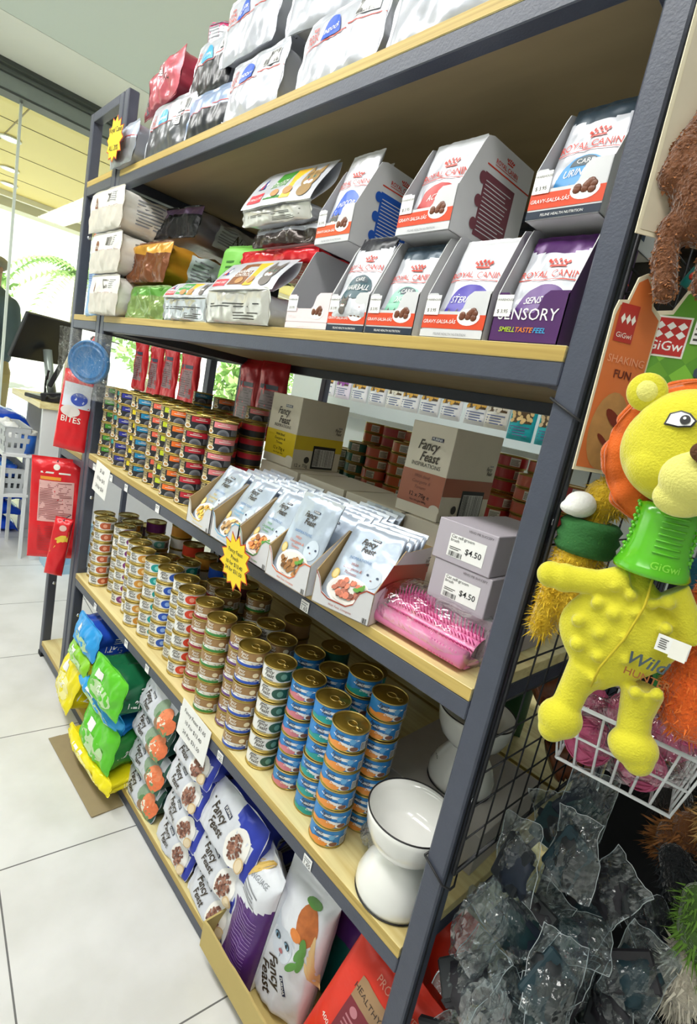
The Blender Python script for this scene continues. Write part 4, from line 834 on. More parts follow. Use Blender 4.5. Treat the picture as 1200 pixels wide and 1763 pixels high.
t = thing('bowl_carton', 'plain white carton deep on the can shelf behind the near post', 'box', (-.13, .185, S4 + .0004), (0, 0, .05)); m = MB(); m.box(-.125, .115, 0, .24, 0, .075, mat('white_carton', '#c6c0bb', .6), b=.001); m.obj('carton_box', t); m = MB(); sp = plane(T(0, -.0001, 0)); m.text(sp, 'ico', -.05, .035, .018, BLACK, 1); m.rect(sp, .02, .021, .0, .075, GREY, 1); m.obj('front_print', t)
bowl('white ceramic raised bowl set back on its carton, seen through the wire grid', -.118, .275, S4 + .0762, 1.06, True)
def crumple(name, label, cat, x, y, z, sx, sy, sz, seed, mt, rot=(0, 0, 0), nu=34, nv=20, amp=.35, grp=None, k=5.0, parent=None):
    t = parent or thing(name, label, cat, (x, y, z), rot, grp); m = MB()
    def fn(a, b):
        g = 2 * PI * a; h = PI * (b - .5); d = Vector((math.cos(g) * math.cos(h), math.sin(g) * math.cos(h), math.sin(h)))
        q = 1 + amp * noise.noise(d * k * .5 + Vector((seed, 0, 0))) + amp * .6 * abs(noise.noise(d * k * 1.6 + Vector((0, seed, 0)))); return (d.x * sx * q, d.y * sy * q, max(.0006, sz + d.z * sz * q))
    m.grid(fn, nu, nv, mt, closeu=True, smooth=False); m.obj('film_bag', t); return t
crumple('plastic_bag', 'crumpled clear bubble bag tucked between the blue cans and the white bowl', 'bag', -.135, .105, S4 + .0004, .026, .05, .035, 3, film('bubble_film', '#f2f4f4', .45, .25, .10, 90))
# ---------------------------------------------------------------- bottom shelf
T5 = S5 + .0004
G5 = 'pet food bags on the bottom shelf'
def ff_bag(label, x, z, w, h, col, seed, y=.010, rz=0, l=.27, food='#b98a6a', tilt=0):
    t = bag_thing('dry_food_bag', label, (x, y, z), (tilt, 0, rz), G5)
    B = Brick(w, h, l, seed, .006, .003, .55, .020, .38, n=3.6); F_ = foil('#d9dce6', rough=.35, met=.15); S_ = foil(col, rough=.3, met=.1)
    m, e = B.build(F_, S_, band=lambda a, b: S_ if a > .90 + .06 * b or (col == '#2f3fb0' and a > .55 and b > .70 + .5 * (.8 - a)) else F_); m.obj('bag_body', t)
    m = MB(); wordmark(m, e, -w * .19, h * .50, h * .235, 4, rot=-.12)
    for q in (0, 1): m.ell(e, -w * .36 + q * .014, h * .72 - q * .006, .0028, .0024, INK, 3, 8, rings=1)
    if col == '#2f3fb0':
        m.ell(e, w * .24, h * .44, w * .17, h * .36, C('#f2f0ec'), 4, 24, rot=-.35); rr = random.Random(seed)
        cs = [mat('kib%d' % i, c, .6, var=.25, scale=200) for i, c in enumerate(('#6d4438', '#8f6250', '#a87a68'))]
        for i in range(70):
            a = rr.random() * 2 * PI; q = rr.random() ** .5; u = math.cos(a) * w * .105 * q; v = math.sin(a) * h * .23 * q; m.ell(e, w * .22 + u * .94 + v * .34, h * .44 - u * .34 + v * .94, .0034, .0028, rr.choice(cs), 6 + .08 * i, 7, rings=1, rot=rr.random() * 3)
        m.ell(e, w * .37, h * .27, w * .065, h * .14, C('#d8b98a'), 14, 16); m.ell(e, w * .37, h * .27, w * .05, h * .11, C('#e9d6b4'), 15, 16)
    else:
        m.rect(e, -w * .40, w * .1, h * .10, h * .13, C('#7f9a92'), 3, (8, 1)); rr = random.Random(seed)
        for u, v, r_, c in ((.18, .62, .026, '#8fa58c'), (.24, .30, .020, '#9a7a5e'), (.33, .55, .024, '#ee8a5e'), (.38, .36, .028, '#e9794a'), (.30, .38, .018, '#f2ead8'), (.36, .14, .018, '#7c9a6a'), (.22, .46, .016, '#5f8a5a')): m.ell(e, w * u, h * v, r_, r_ * .8, mat('veg_' + c.strip('#'), c, .6, var=.2, scale=120), 3 + u * 10 + v, 12, rot=rr.random())
    m.obj('front_print', t)
    m = MB(); s_ = B.side(1); m.rect(s_, .05, .2, h * .2, h * .72, C('#cfd2d8') if col != '#2f3fb0' else C('#8f93a6'), 2, (8, 4)); m.lines(s_, .055, .19, h * .24, h * .68, 6, INK, 3); m.obj('side_print', t)
    return t
lv = ('bottom one', 'second up', 'third up', 'topmost')
for k in range(4): ff_bag('white cat food bag with salmon pieces and green edge, %s of the left stack' % lv[k], -.832 + .006 * (k % 2) + (.014 if k == 3 else 0), T5 + .0845 * k, .178, .082, '#2f5a4c', 101 + k)
for k in range(4): ff_bag('white cat food bag with kibble plate and blue edge, %s of the middle stack' % lv[k], -.632 + (.01 if k % 2 else 0) + .004 * k, T5 + .0845 * k, .160, .082, '#2f3fb0', 111 + k)
for k in range(3): ff_bag('white cat food bag with kibble plate and blue edge, %s of the right stack' % ('bottom one', 'middle one', 'topmost')[k], -.458 + .006 * k, T5 + (.0, .086, .177)[k], .163 + .012 * k, (.084, .089, .105)[k], '#2f3fb0', 121 + k, l=.30)
def litter(label, x, y, z, w, h, l, rz, seed, front, side, txt=None, rx=0, ry=0, patch=None, cat_='bag', sideTxt='1.2KG'):
    t = thing('litter_bag', label, cat_, (x, y, z), (rx, ry, rz), G5); B = Brick(w, h, l, seed, .010, .006, .5, .02, .2, n=4); F_ = foil(front, rough=.22, met=.1, bump=.6, bs=30); S_ = foil(side, rough=.25, met=.1)
    m, e = B.build(F_, S_); m.obj('bag_body', t); m = MB()
    m.ell(e, 0, h * .36, w * .36, h * .24, foil('#bfe0a8' if front != '#f2e21c' else '#f4ec9a', met=.05), 2, 18); m.rect(e, -w * .25, -w * .05, h * .62, h * .82, WHITE, 3)
    if txt: m.text(e, txt, w * .02, h * .40, h * .22, WHITE, 4, bold=.012)
    m.obj('front_print', t); m = MB(); s_ = B.side(1); m.text(s_, sideTxt, .05, h * .3, h * .26, WHITE, 2, rot=-PI / 2 + 1.4, bold=.01); m.lines(s_, .05, .16, h * .55, h * .8, 3, WHITE, 2)
    if patch: m.rect(s_, .10, .22, h * .2, h * .85, C(patch), 3, (8, 4))
    m.obj('side_print', t); return t
litter('yellow litter bag standing at the far front corner of the bottom shelf', -1.315, -.05, T5 + .035, .19, .14, .26, -.1, 131, '#f2e21c', '#e3d21a', 'Cat', rx=-.1)
litter('flat yellow bag at the very bottom, poking out over the shelf edge', -1.03, -.055, T5 + .001, .30, .034, .3, .04, 137, '#f2e21c', '#f0e01a', None)
litter('bright green litter bag lettered 1.2KG, lowest of the green ones', -1.01, -.05, T5 + .037, .20, .115, .26, .05, 141, '#5fc92a', '#2a8a3a', None)
litter('sky blue bag squeezed between the two green litter bags', -1.06, -.03, T5 + .154, .27, .036, .26, .1, 143, '#2fa3e8', '#1f86dd', None, ry=.10)
litter('green litter bag with a darker side, above the sky blue bag', -.995, -.05, T5 + .205, .19, .105, .28, .05, 147, '#5fc92a', '#1d6b45', 'Cat')
litter('pale yellow and green bag folded under the blue litter bag', -1.26, -.03, T5 + .182, .2, .055, .25, -.1, 149, '#8fd22a', '#e9dc20', None)
litter('blue litter bag with a maroon window, topmost at the far end of the bottom shelf', -1.235, -.028, T5 + .243, .18, .085, .25, .0, 151, '#2f9fe8', '#2a55c8', None, patch='#7a3350')
# cardboard tray with upright bags
CB = mat('corrugated_card', '#c3ae6e', .85, var=.08, scale=14)
t = thing('cardboard_tray', 'torn cardboard tray at the near end of the bottom shelf', 'tray', (-.205, -.028, T5)); m = MB(); pts = [(-.205, 0), (.205, 0)]
rr = random.Random(4)
for i in range(26): pts.append((.205 - .41 * i / 25, .062 + rr.uniform(-.0022, .0022)))
m.prism(pts, 0, .004, CB); m.obj('front_wall', t); m = MB(); m.box(-.205, -.201, .004, .30, 0, .062, CB); m.obj('side_wall', t); m = MB(); m.box(.201, .205, .035, .30, 0, .062, CB); m.obj('side_wall', t); m = MB(); m.box(-.201, .201, .004, .30, 0, .003, CB); m.obj('tray_floor', t)
t = bag_thing('dry_food_bag', 'tall white cat food bag with a roast chicken and cat face, upright in the tray', (-.232, .048, T5 + .0035), (-.12, 0, .12), G5)
P = Pillow(.128, .275, .070, 161, .006, top=.30, bottom=.05, p=2.6); TL = foil('#3f7f78', met=.1); WB = foil('#e4e7ef', rough=.35, met=.1)
m = P.body(MB(), WB, mf=lambda a, b: TL if a < .06 + .10 * (1 - b) and b < .5 else WB); m.obj('bag_body', t); m = MB(); f = P.front()
wordmark(m, f, -.022, .070, .027, 3, rot=-1.0)
m.ell(f, -.012, .135, .028, .032, C('#d3dae6'), 2, 18); 
for q in (-1, 1): m.poly(f, [(-.012 + q * .012, .160), (-.012 + q * .030, .150), (-.012 + q * .028, .185)], C('#cfd6e2'), 2); m.ell(f, -.014 + q * .014, .142, .0082, .0062, C('#39424c'), 6, 14, rot=-.3); m.ell(f, -.014 + q * .014, .142, .0066, .0048, C('#7fa6c0'), 8, 14, rot=-.3); m.ell(f, -.014 + q * .014, .142, .0026, .0044, BLACK, 10, 8)
m.ell(f, -.011, .122, .0055, .0038, C('#b06a6e'), 6, 10); m.rect(f, -.0116, -.0104, .110, .120, GREY, 6, (1, 2)); m.ell(f, .026, .200, .022, .034, mat('roast_print', '#b5652f', .5, var=.35, scale=90), 3, 18, rot=.3); m.ell(f, .012, .175, .014, .010, mat('carrot_print', '#d9803a', .5, var=.3), 4, 12)
for i, (u, v, r_) in enumerate(((.020, .235, 0), (.030, .150, 1.2), (.036, .135, 1.5), (.022, .120, .9), (.034, .165, 1.8))): m.ell(f, u, v, .017, .0065, C('#5b9440'), 5 + i * .5, 14, rot=r_)
for i in range(5): m.ell(f, .050 + .002 * i, .165 - .012 * i, .030, .0035, C('#e3c48a'), 4 + i * .3, 12, rot=1.7 + .1 * i)
m.obj('front_print', t)
t = bag_thing('dry_food_bag', 'white and purple cat food bag with folded top, behind the torn tray wall', (-.350, .035, T5 + .0035), (-.10, 0, -.35), G5)
P = Pillow(.155, .250, .085, 167, .007, top=.25, bottom=.05); PU = foil('#552a78', met=.1)
m = P.body(MB(), WB, mf=lambda a, b: PU if a > .48 and b < .72 - .3 * (1 - a) else WB); m.obj('bag_body', t); m = MB(); f = P.front()
for i in range(16): m.rect(f, .004, .070, .03 + i * .0075, .0318 + i * .0075, C('#8c6aa8'), 3, (8, 1))
for i in range(7): m.ell(f, -.030 + .007 * i, .19 + .004 * i, .034, .0045, C('#e2bf6a'), 3 + i * .3, 12, rot=1.0)
m.text(f, 'LANGUAGE', .03, .205, .012, GREY, 4, rot=.25); m.lines(f, .005, .06, .165, .195, 4, GREY, 3); m.obj('front_print', t)
t = bag_thing('dry_food_bag', 'purple and teal bag in shadow behind the tall white bag', (-.145, .15, T5 + .0035), (-.05, 0, .1), G5)
P = Pillow(.20, .31, .07, 171, .006, top=.2); TE = foil('#14605c', met=.1); m = P.body(MB(), foil('#b9b2a8'), mf=lambda a, b: (foil('#b9b2a8') if b > .72 else (PU if b > .48 else TE))); m.obj('bag_body', t); m = MB(); m.lines(P.front(), -.06, .06, .25, .30, 4, INK, 3); m.obj('front_print', t)
RB = foil('#e5331c', rough=.4, met=.05)
def red_bag(label, x, y, z, rz, ry, w, h, seed, front=True):
    t = bag_thing('dry_food_bag', label, (x, y, z), (-.12, ry, rz), G5); P = Pillow(w, h, .07, seed, .004, top=.22, bottom=.05); m = P.body(MB(), RB); m.obj('bag_body', t); m = MB(); f = P.front()
    if front:
        m.rect(f, -w * .22, w * .46, h * .30, h * .66, C('#7d1a2c'), 2, (10, 8)); m.rect(f, -w * .22, w * .46, h * .66, h * .80, C('#a5825e'), 2, (10, 4)); m.text(f, 'HEALTHY ADULT', w * .12, h * .715, .0145, C('#3c2a20'), 3); m.text(f, 'PROACTIVE', w * .15, h * .845, .015, C('#f2a08a'), 3); m.text(f, '400 g', -w * .28, h * .38, .012, CREAM, 3)
        m.lines(f, -w * .16, w * .1, h * .34, h * .58, 7, C('#c07a84'), 3); m.lines(f, w * .14, w * .42, h * .34, h * .58, 7, C('#c07a84'), 3); m.ell(f, -w * .1, h * .61, .008, .008, C('#c07a84'), 3); m.ell(f, w * .26, h * .61, .008, .008, C('#c07a84'), 3)
        m.rect(f, -w * .34, w * .2, h * .16, h * .24, CREAM, 3, (8, 2)); m.text(f, 'HEALTHY ADULT', -w * .07, h * .18, .011, RC, 4)
    else:
        PW = C('#d9d2d0'); m.ell(f, -.03, h * .42, .013, .015, PW, 3)
        for i in range(4): a = 2.4 - i * .62; m.ell(f, -.03 + .021 * math.cos(a), h * .42 + .022 * math.sin(a), .0055, .0065, PW, 3)
        m.text(f, 'HEALTH', -.025, h * .30, .012, PW, 3, rot=-.3)
        for u, v in ((.01, .68), (-.02, .58), (.03, .60)): m.ell(f, u, h * v, .016, .018, C('#c8402e'), 2, 14)
        m.ell(f, -.045, h * .13, .05, .025, mat('kibble_dark', '#4a3024', .6, var=.4, scale=150), 3, 16)
    m.obj('front_print', t); return t
red_bag('orange-red dog food bag with a brown and maroon label, leaning by the near post', -.092, .045, T5 + .0035, .06, .22, .155, .30, 181)
red_bag('dark red bag with a pale paw print, half hidden behind the near post', -.055, .185, T5 + .006, .0, -.05, .165, .31, 187, False)
# cardboard flat lying on the floor under the far bags
t = thing('cardboard_sheet', 'flattened brown cardboard sheet on the floor tiles below the yellow bags', 'cardboard', (-.98, -.055, .0005), (0, 0, .03)); m = MB(); m.box(-.26, .10, -.03, .05, 0, .003, mat('dull_card', '#9c8d6d', .85)); m.box(-.26, .10, -.034, .0, .0032, .0042, mat('dull_card', '#9c8d6d', .85)); m.obj('sheet', t)
# ---------------------------------------------------------------- second rack back to back, and the wall display across the next aisle
rackC = rack(-1.45, 0.0, 1.885, (S1, S2 + .06, S3, S4, S5), 'second dark steel rack standing back to back behind the long rack', rv=False, DEP=.36)  # top board added to darken the space behind the second shelf
rackC.location.y += .562
CY = DEP + .012
TINS = {'orange': '#d4673a', 'red': '#c23a3c', 'dark teal': '#1f6a5c', 'petrol blue': '#1f6f96', 'coral': '#e0705a'}
tinp = {}
def tin(label, col, loc, rz):
    if col in tinp: return dup(tinp[col], loc, (0, 0, rz), label)
    t = thing('tuna_tin', label, 'can', loc, (0, 0, rz), 'flat tuna tins stacked on the rack behind'); tinp[col] = t
    m = MB(); m.lathe([(.040, .0003), (.0425, .001), (.043, .003), (.0418, .004), (.0418, .030), (.043, .031), (.0425, .033), (.040, .0325), (.0395, .031), (0, .031)], 32, GOLD); m.obj('tin_body', t)
    m = MB(); m.lathe([(.0422, .0045), (.0422, .0295)], 32, C(TINS[col]), cap=False); f = cyl(.0422); m.rect(f, -.012, .016, .006, .028, CREAM, 1, (6, 1)); m.lines(f, -.010, .014, .008, .024, 5, INK, 2); m.bars(f, .05, .065, .008, .026, INK, 2, 9); m.obj('printed_label', t); return t
k = 0
for (x, y, n, col) in ((-1.02, .66, 5, 'dark teal'), (-.93, .655, 6, 'dark teal'), (-.84, .65, 6, 'coral'), (-.745, .655, 7, 'orange'), (-.97, .75, 8, 'orange'), (-.875, .745, 8, 'red'), (-.78, .75, 8, 'orange'), (-.50, .66, 5, 'orange'), (-.41, .655, 5, 'red'), (-.32, .66, 7, 'coral'), (-.23, .66, 7, 'red'), (-.45, .75, 8, 'red'), (-.35, .755, 8, 'coral')):
    k += 1
    for j in range(n):
        c_ = 'petrol blue' if (k == 2 and j == 0) else col
        tin('%s tuna tin, %s, stack %s from the left on the rack behind' % (c_, ('bottom', 'second up', 'third up', 'fourth up', 'fifth up', 'sixth up', 'seventh up', 'eighth up')[j], ORD[k - 1]), c_, (x + rnd.uniform(-.003, .003), y + rnd.uniform(-.003, .003), T3 + .0335 * j), rnd.uniform(-.5, .5))
def back_bag(label, x, z, w, h, c, y=.60, rz=0, seed=1, d=.10):
    t = bag_thing('litter_bag', label, (x, y, z), (0, 0, rz), 'large bags on the rack behind'); P = Pillow(w, h, d, seed, .006, top=.15); P.body(MB(), foil(c, met=.05, rough=.5)).obj('bag_body', t); return t
back_bag('dark green bag behind the blue cans on the can shelf level', -.33, T3 - .4015, .30, .30, '#1f4a26', y=.66, seed=3)
back_bag('added black bag darkening the rack behind, beside the dark green one', -.66, T3 - .4015, .28, .33, '#1c1c20', y=.66, seed=5)  # near-black bags added to keep the rack behind dark
back_bag('added dark charcoal bag darkening the gap behind the bronze cans', -.98, T3 - .4015, .28, .34, '#232328', y=.66, seed=6)
back_bag('dull red bag deep at the far end behind the can shelf', -1.28, T3 - .4015, .24, .34, '#8a2320', y=.66, seed=8)
for i, (x, c) in enumerate(((-1.25, '#3a3632'), (-.98, '#2e2c2a'), (-.71, '#35302c'), (-.44, '#2c2a28'), (-.17, '#37322d'))):
    back_bag('added brown-black sack darkening the gap behind the second shelf, %s from the left' % ORD[i], x, S2 + .0604, .25, .30, c, y=.72, seed=20 + i, d=.16)  # dark filler sacks, added so the gap behind this shelf stays dark
for i, (x, c) in enumerate(((-1.2, '#6a2420'), (-.9, '#2b2a2e'), (-.6, '#3a2b4a'), (-.3, '#242426'))):
    back_bag('large sack behind the bottom shelf, %s from the left' % ORD[i], x, S5 + .0004, .27, .35, c, y=.68, seed=30 + i, d=.16)
# wall display across the aisle behind
DW = mat('display_white', '#dfe8e8', .5, var=.02)
t = thing('pegboard_display', 'white pegboard display with hanging treat packs across the next aisle', 'shelf', (-1.1, 1.74, 0)); m = MB(); m.box(-1.75, 1.25, .03, .06, .0, 2.0, DW); m.obj('back_board', t); m = MB(); m.box(-1.75, 1.25, -.10, .03, 1.10, 1.125, mat('slat_grey', '#9aa09c', .5)); m.obj('ledge', t); m = MB(); m.box(-1.75, 1.25, -.3, .03, .0, .10, DW); m.obj('plinth', t)
m = MB(); m.box(-1.75, 1.25, -.02, -.01, 1.455, 1.462, STEEL); m.obj('hook_rail', t)
pk = {}
def treat(label, x, z, c, c2, ww=.125, h=.22, y=1.62, name='treat_packet'):
    key = (c, ww)
    if key in pk: return dup(pk[key], (x, y + rnd.uniform(-.01, .01), z), (0, 0, rnd.uniform(-.12, .12)), label)
    t = thing(name, label, 'packet', (x, y, z), (0, 0, 0), 'treat packets hanging across the next aisle'); pk[key] = t
    P = Pillow(ww, h, .03, 7, .003, top=.12); m = P.body(MB(), foil(c, met=.05, rough=.4), 16, 16); m.obj('packet_body', t)
    m = MB(); f = P.front(); rr = random.Random(5); m.rect(f, -ww * .4, ww * .4, h * .35, h * .75, C('#5a4630' if c2 != '#17a0b0' else '#e8e8e0'), 2)
    for i in range(24): m.ell(f, rr.uniform(-.38, .38) * ww, h * rr.uniform(.37, .72), .012, .009, mat('biscuit' + c2.strip('#'), c2, .6, var=.3), 3 + .1 * i, 8, rings=1, rot=rr.random() * 3)
    m.lines(f, -ww * .4, ww * .4, h * .08, h * .3, 4, C('#5a6a9a'), 3); m.obj('front_print', t)
    m = MB(); m.tube([(0, .0, h * .98), (0, .09, h * .99)], .002, STEEL, n=6); m.obj('hanger_hook', t); return t
wx = [(-2.28, '#eef0f6', '#d9a94a'), (-2.14, '#eae2f4', '#a050b0'), (-2.0, '#eef0f6', '#d9a94a'), (-1.85, '#eef0f6', '#d9a94a'), (-1.71, '#f2f2f2', '#e6e0d0'), (-1.60, '#eef0f6', '#c98a3a'), (-1.46, '#eef0f6', '#c98a3a'), (-1.32, '#eef0f6', '#c98a3a'), (-1.18, '#eef0f6', '#d9a94a'), (-1.06, '#e6e4e0', '#d8d0c0'), (-.93, '#1aa6b4', '#e3c48a'), (-.79, '#22a9b6', '#dcc39a'), (-.66, '#e0403a', '#e3c48a'), (-.52, '#e0403a', '#e3c48a')]
for i, (x, c, c2) in enumerate(wx): treat('%s treat packet, %s from the left across the next aisle' % ('purple and white' if c2 == '#a050b0' else 'turquoise' if c in ('#1aa6b4', '#22a9b6') else 'red' if c == '#e0403a' else 'white', ORD[i]), x, 1.195 - (.0 if i < 10 else .03), c, c2)
# tall strips of packets on the aisle side of the rack behind, seen through the wire grid
# far display stand with red packets (between rack end and glass front)
t = thing('display_stand', 'thin dark display stand with red packets beyond the far rack end', 'stand', (-2.15, .56, 0)); 
for x in (-.40, .33): m = MB(); m.box(x - .012, x + .012, -.012, .012, 0, 1.60, STEEL); m.obj('post', t)
m = MB(); m.box(-.388, .318, -.008, .008, 1.30, 1.316, STEEL); m.obj('rail', t); m = MB(); m.box(-.44, .37, -.16, .16, 0, .02, STEEL); m.obj('base', t)
REDF = foil('#c4202a', rough=.25, met=.15); 
rp = None
for i, (x, y, z, w, h) in enumerate(((-2.47, .53, 1.02, .15, .27), (-2.28, .53, 1.0, .15, .28), (-2.10, .52, 1.02, .16, .27), (-1.93, .53, 1.0, .15, .28), (-1.38, .49, .98, .13, .25), (-1.24, .49, .985, .14, .25))):
    lab = 'red snack packet hanging behind the black-banded cans, %s from the left' % ORD[i]
    if rp is None:
        rp = thing('snack_packet', lab, 'packet', (x, y, z), (0, 0, 0), 'red snack packets hanging at the back'); P = Pillow(.145, .27, .03, 12, .006, top=.1); P.body(MB(), REDF).obj('packet_body', rp)
        m = MB(); f = P.front(); m.rect(f, -.045, .05, .05, .17, C('#8c6a70'), 2, (6, 6)); m.lines(f, -.042, .046, .055, .165, 12, C('#4c2a30'), 3); m.rect(f, -.05, .05, .175, .19, C('#2a3350'), 3); m.obj('back_print', rp)
    else: dup(rp, (x, y, z), (0, 0, rnd.uniform(-.25, .25)), lab)
# ---------------------------------------------------------------- red packs, blue lid at the far end front
def red_pack(label, x, y, z, w, h, rz, ry, seed, kind):
    t = thing('snack_packet', label, 'packet', (x, y, z), (0, ry, rz), 'red snack packs hanging on the far posts'); P = Pillow(w, h, .035, seed, .005, top=.1, bottom=.1); m = P.body(MB(), foil('#e2202a', rough=.25, met=.1)); m.obj('packet_body', t)
    m = MB(); f = P.front()
    if kind == 0:
        m.rect(f, -w * .32, w * .36, h * .38, h * .78, C('#e9b8b4'), 2, (8, 10)); m.lines(f, -w * .3, w * .34, h * .40, h * .77, 24, C('#8c3a3c'), 3); m.rect(f, -w * .3, w * .1, h * .79, h * .82, C('#f2a23a'), 3); m.lines(f, -w * .3, w * .3, h * .84, h * .88, 1, CREAM, 3); m.ell(f, 0, h * .915, .010, .010, CREAM, 3); m.lines(f, -w * .3, w * .34, h * .08, h * .34, 14, C('#b02028'), 2)
    elif kind == 1:
        m.rect(f, -w * .4, w * .45, h * .55, h * .85, C('#dfe4f0'), 2, (8, 8)); m.ell(f, w * .1, h * .66, w * .25, h * .08, C('#3d54b8'), 3); m.ell(f, -w * .1, h * .5, w * .3, h * .07, C('#e8e0dc'), 3); m.text(f, 'BITES', -w * .05, h * .36, .026, CREAM, 3, bold=.01)
    else:
        m.poly(f, [(-w * .4, h * .4), (w * .45, h * .62), (w * .45, h * .80), (-w * .2, h * .66)], C('#f0cf4a'), 2); m.ell(f, w * .1, h * .85, w * .2, h * .05, C('#e9c0b8'), 3)
    m.obj('packet_print', t); m = MB(); m.tube([(0, -.012, h * .97), (0, .02, h * .975), (0, .06, h * .97)], .0018, STEEL, n=6); m.obj('hook', t); return t
red_pack('long red pack of snacks with small print, hanging low on the far dark post', -1.615, -.030, .450, .155, .350, 1.12, -.03, 201, 0)
red_pack('narrow red and yellow packet hanging in front of the long red pack', -1.520, -.050, .425, .056, .20, 1.0, .10, 203, 2)
red_pack('red and white BITES packet hanging below the blue lid', -1.530, -.035, .845, .100, .25, .95, .06, 205, 1)
red_pack('red packet half hidden behind the blue lid', -1.53, .02, .99, .12, .22, .0, .0, 207, 2)
t = thing('folding_bowl', 'round blue folding silicone bowl in a clear bag at the far post', 'bowl', (-1.385, -.05, 1.13), (PI / 2 + .05, 0, .75)); BLU = mat('blue_silicone', '#2f7fc0', .35, var=.04, coat=.3)
m = MB(); m.lathe([(0, .002), (.040, .002), (.043, .006), (.046, .006), (.048, .002), (.053, .002), (.055, .007), (.058, .007), (.060, .002), (.062, -.004), (.060, -.006), (0, -.004)], 48, BLU); m.obj('bowl_disc', t); m = MB(); m.grid(lambda a, b: ((a - .5) * .17, (b - .55) * .19, .011 + .004 * noise.noise(Vector((a * 8, b * 8, 0)))), 14, 14, FILM); m.grid(lambda a, b: ((a - .5) * .17, (b - .55) * .19, -.008 + .002 * noise.noise(Vector((a * 8, b * 8, 5)))), 14, 14, FILM); m.obj('clear_bag', t)
# ---------------------------------------------------------------- counter, till, baskets, blue bags
WL = mat('white_laminate', '#e6e8ea', .4, var=.02)
t = thing('service_counter', 'white service counter with a wooden top by the glass front', 'counter', (-3.05, .55, 0)); m = MB(); m.box(.24, .262, -.36, .5, 0, .83, WL, b=.002); m.obj('end_panel', t); m = MB(); m.box(-.35, .28, -.38, .52, .83, .862, WOODM, b=.002); m.obj('worktop', t); m = MB(); m.box(-.33, -.31, -.30, .5, 0, .83, WL); m.obj('end_panel', t); m = MB(); m.box(-.31, .24, -.05, -.03, 0, .83, WL); m.obj('front_panel', t)
GB = mat('grey_basket', '#c4c8cc', .5); 
def basket(name, label, x, y, z, w, d, h, mt, rz=0, holes=True, grp=None):
    t = thing(name, label, 'basket', (x, y, z), (0, 0, rz), grp); m = MB(); k = .86; th = .004
    m.box(-w / 2 * k, w / 2 * k, -d / 2 * k, d / 2 * k, 0, th, mt); m.obj('basket_floor', t)
    for (ax, sg) in ((0, -1), (0, 1), (1, -1), (1, 1)):
        m = MB(); L = (w if ax == 0 else d); O = (d if ax == 0 else w); n = 8; 
        for i in range(n):
            for j in range(5):
                if holes and i % 2 == 1 and j in (1, 3): continue
                a0, a1 = -1 + 2 * i / n, -1 + 2 * (i + 1) / n; z0, z1 = h * j / 5, h * (j + 1) / 5; pts = []
                for o2 in (0, th):
                    for a, zz in ((a0, z0), (a1, z0), (a1, z1), (a0, z1)):
                        s_ = k + (1 - k) * zz / h; u = a * L / 2 * s_; v = sg * (O / 2 * s_ - o2); pts.append((u, v, zz) if ax == 0 else (v, u, zz))
                m.add(pts, [(0, 1, 2, 3), (7, 6, 5, 4), (0, 4, 5, 1), (1, 5, 6, 2), (2, 6, 7, 3), (3, 7, 4, 0)], mt)
        m.obj('side_wall', t)
    m = MB(); m.tube([(-w / 2, -d / 2, h), (w / 2, -d / 2, h), (w / 2, d / 2, h), (-w / 2, d / 2, h), (-w / 2, -d / 2, h)], .004, mt, n=6); m.obj('rim', t); return t
t = thing('low_shelf_unit', 'low white shelf unit under the counter carrying grey baskets', 'shelf', (-3.0, .165, 0)); 
for z in (.36, .575): m = MB(); m.box(-.16, .18, -.13, .0, z - .015, z, WL); m.obj('shelf_board', t)
for x in (-.15, .17):
    for y in (-.12, -.015): m = MB(); m.box(x - .008, x + .008, y - .008, y + .008, 0, .575, WL); m.obj('leg', t)
basket('storage_basket', 'grey plastic basket with white fluff, upper of the two by the counter', -2.98, .10, .5755, .30, .12, .135, GB, grp='grey baskets by the counter')
basket('storage_basket', 'grey plastic basket with dark blue toys, lower of the two by the counter', -2.98, .10, .3605, .30, .12, .135, GB, grp='grey baskets by the counter')
FL = mat('white_fluff', '#f3f4f4', .9, bump=.8, bscale=60); rr = random.Random(3)
for i in range(4): t = thing('fluffy_toy', 'white fluffy ball in the upper grey basket, %s from the right' % ORD[i], 'toy', (-2.90 - .07 * i, .09, .63 + .05 * (i % 2)), (0, 0, 0), 'white fluffy balls in the upper grey basket'); m = MB(); m.ball((0, 0, 0), .04, FL, nz=.3, seed=i); m.obj('fluff_body', t)
for i in range(6): c = ('#1f5fd0', '#222831', '#2a7fd0', '#8a4a44', '#1f5fd0', '#3a9ad8')[i]; t = thing('packed_toy', 'small %s bundle in the lower grey basket' % ('blue', 'black', 'sky blue', 'brownish', 'deep blue', 'pale blue')[i], 'toy', (-2.88 - .045 * i, .085 + .02 * (i % 2), .425 + .05 * ((i + 1) % 2)), (0, 0, 0), 'bundles in the lower grey basket'); m = MB(); m.ball((0, 0, 0), .034, C(c), nz=.5, seed=i + 9); m.obj('bundle_body', t)
for i in range(8):
    z = i * .092; t = bag_thing('blue_sack', 'glossy blue bag, %s in the pile beside the glass' % ('lowest', 'second up', 'third up', 'fourth up', 'fifth up', 'sixth up', 'seventh up', 'topmost')[i], (-3.47, -.02 + .01 * (i % 2), .0006 + z), (0, 0, .1 * (i % 3)), 'blue bags piled by the glass front')
    B = Brick(.36, .088, .26, 210 + i, .012, .003, .6, .02, 0, n=3); m, e = B.build(foil('#1550d8', rough=.2, met=.1), foil('#1550d8', rough=.2, met=.1)); m.obj('bag_body', t)
    if i >= 6: m = MB(); m.rect(e, -.15, .15, .015, .075, C('#cfdcf2'), 2, (8, 3)); m.ell(e, .03, .045, .06, .02, C('#6a86c8'), 3); m.obj('front_print', t)
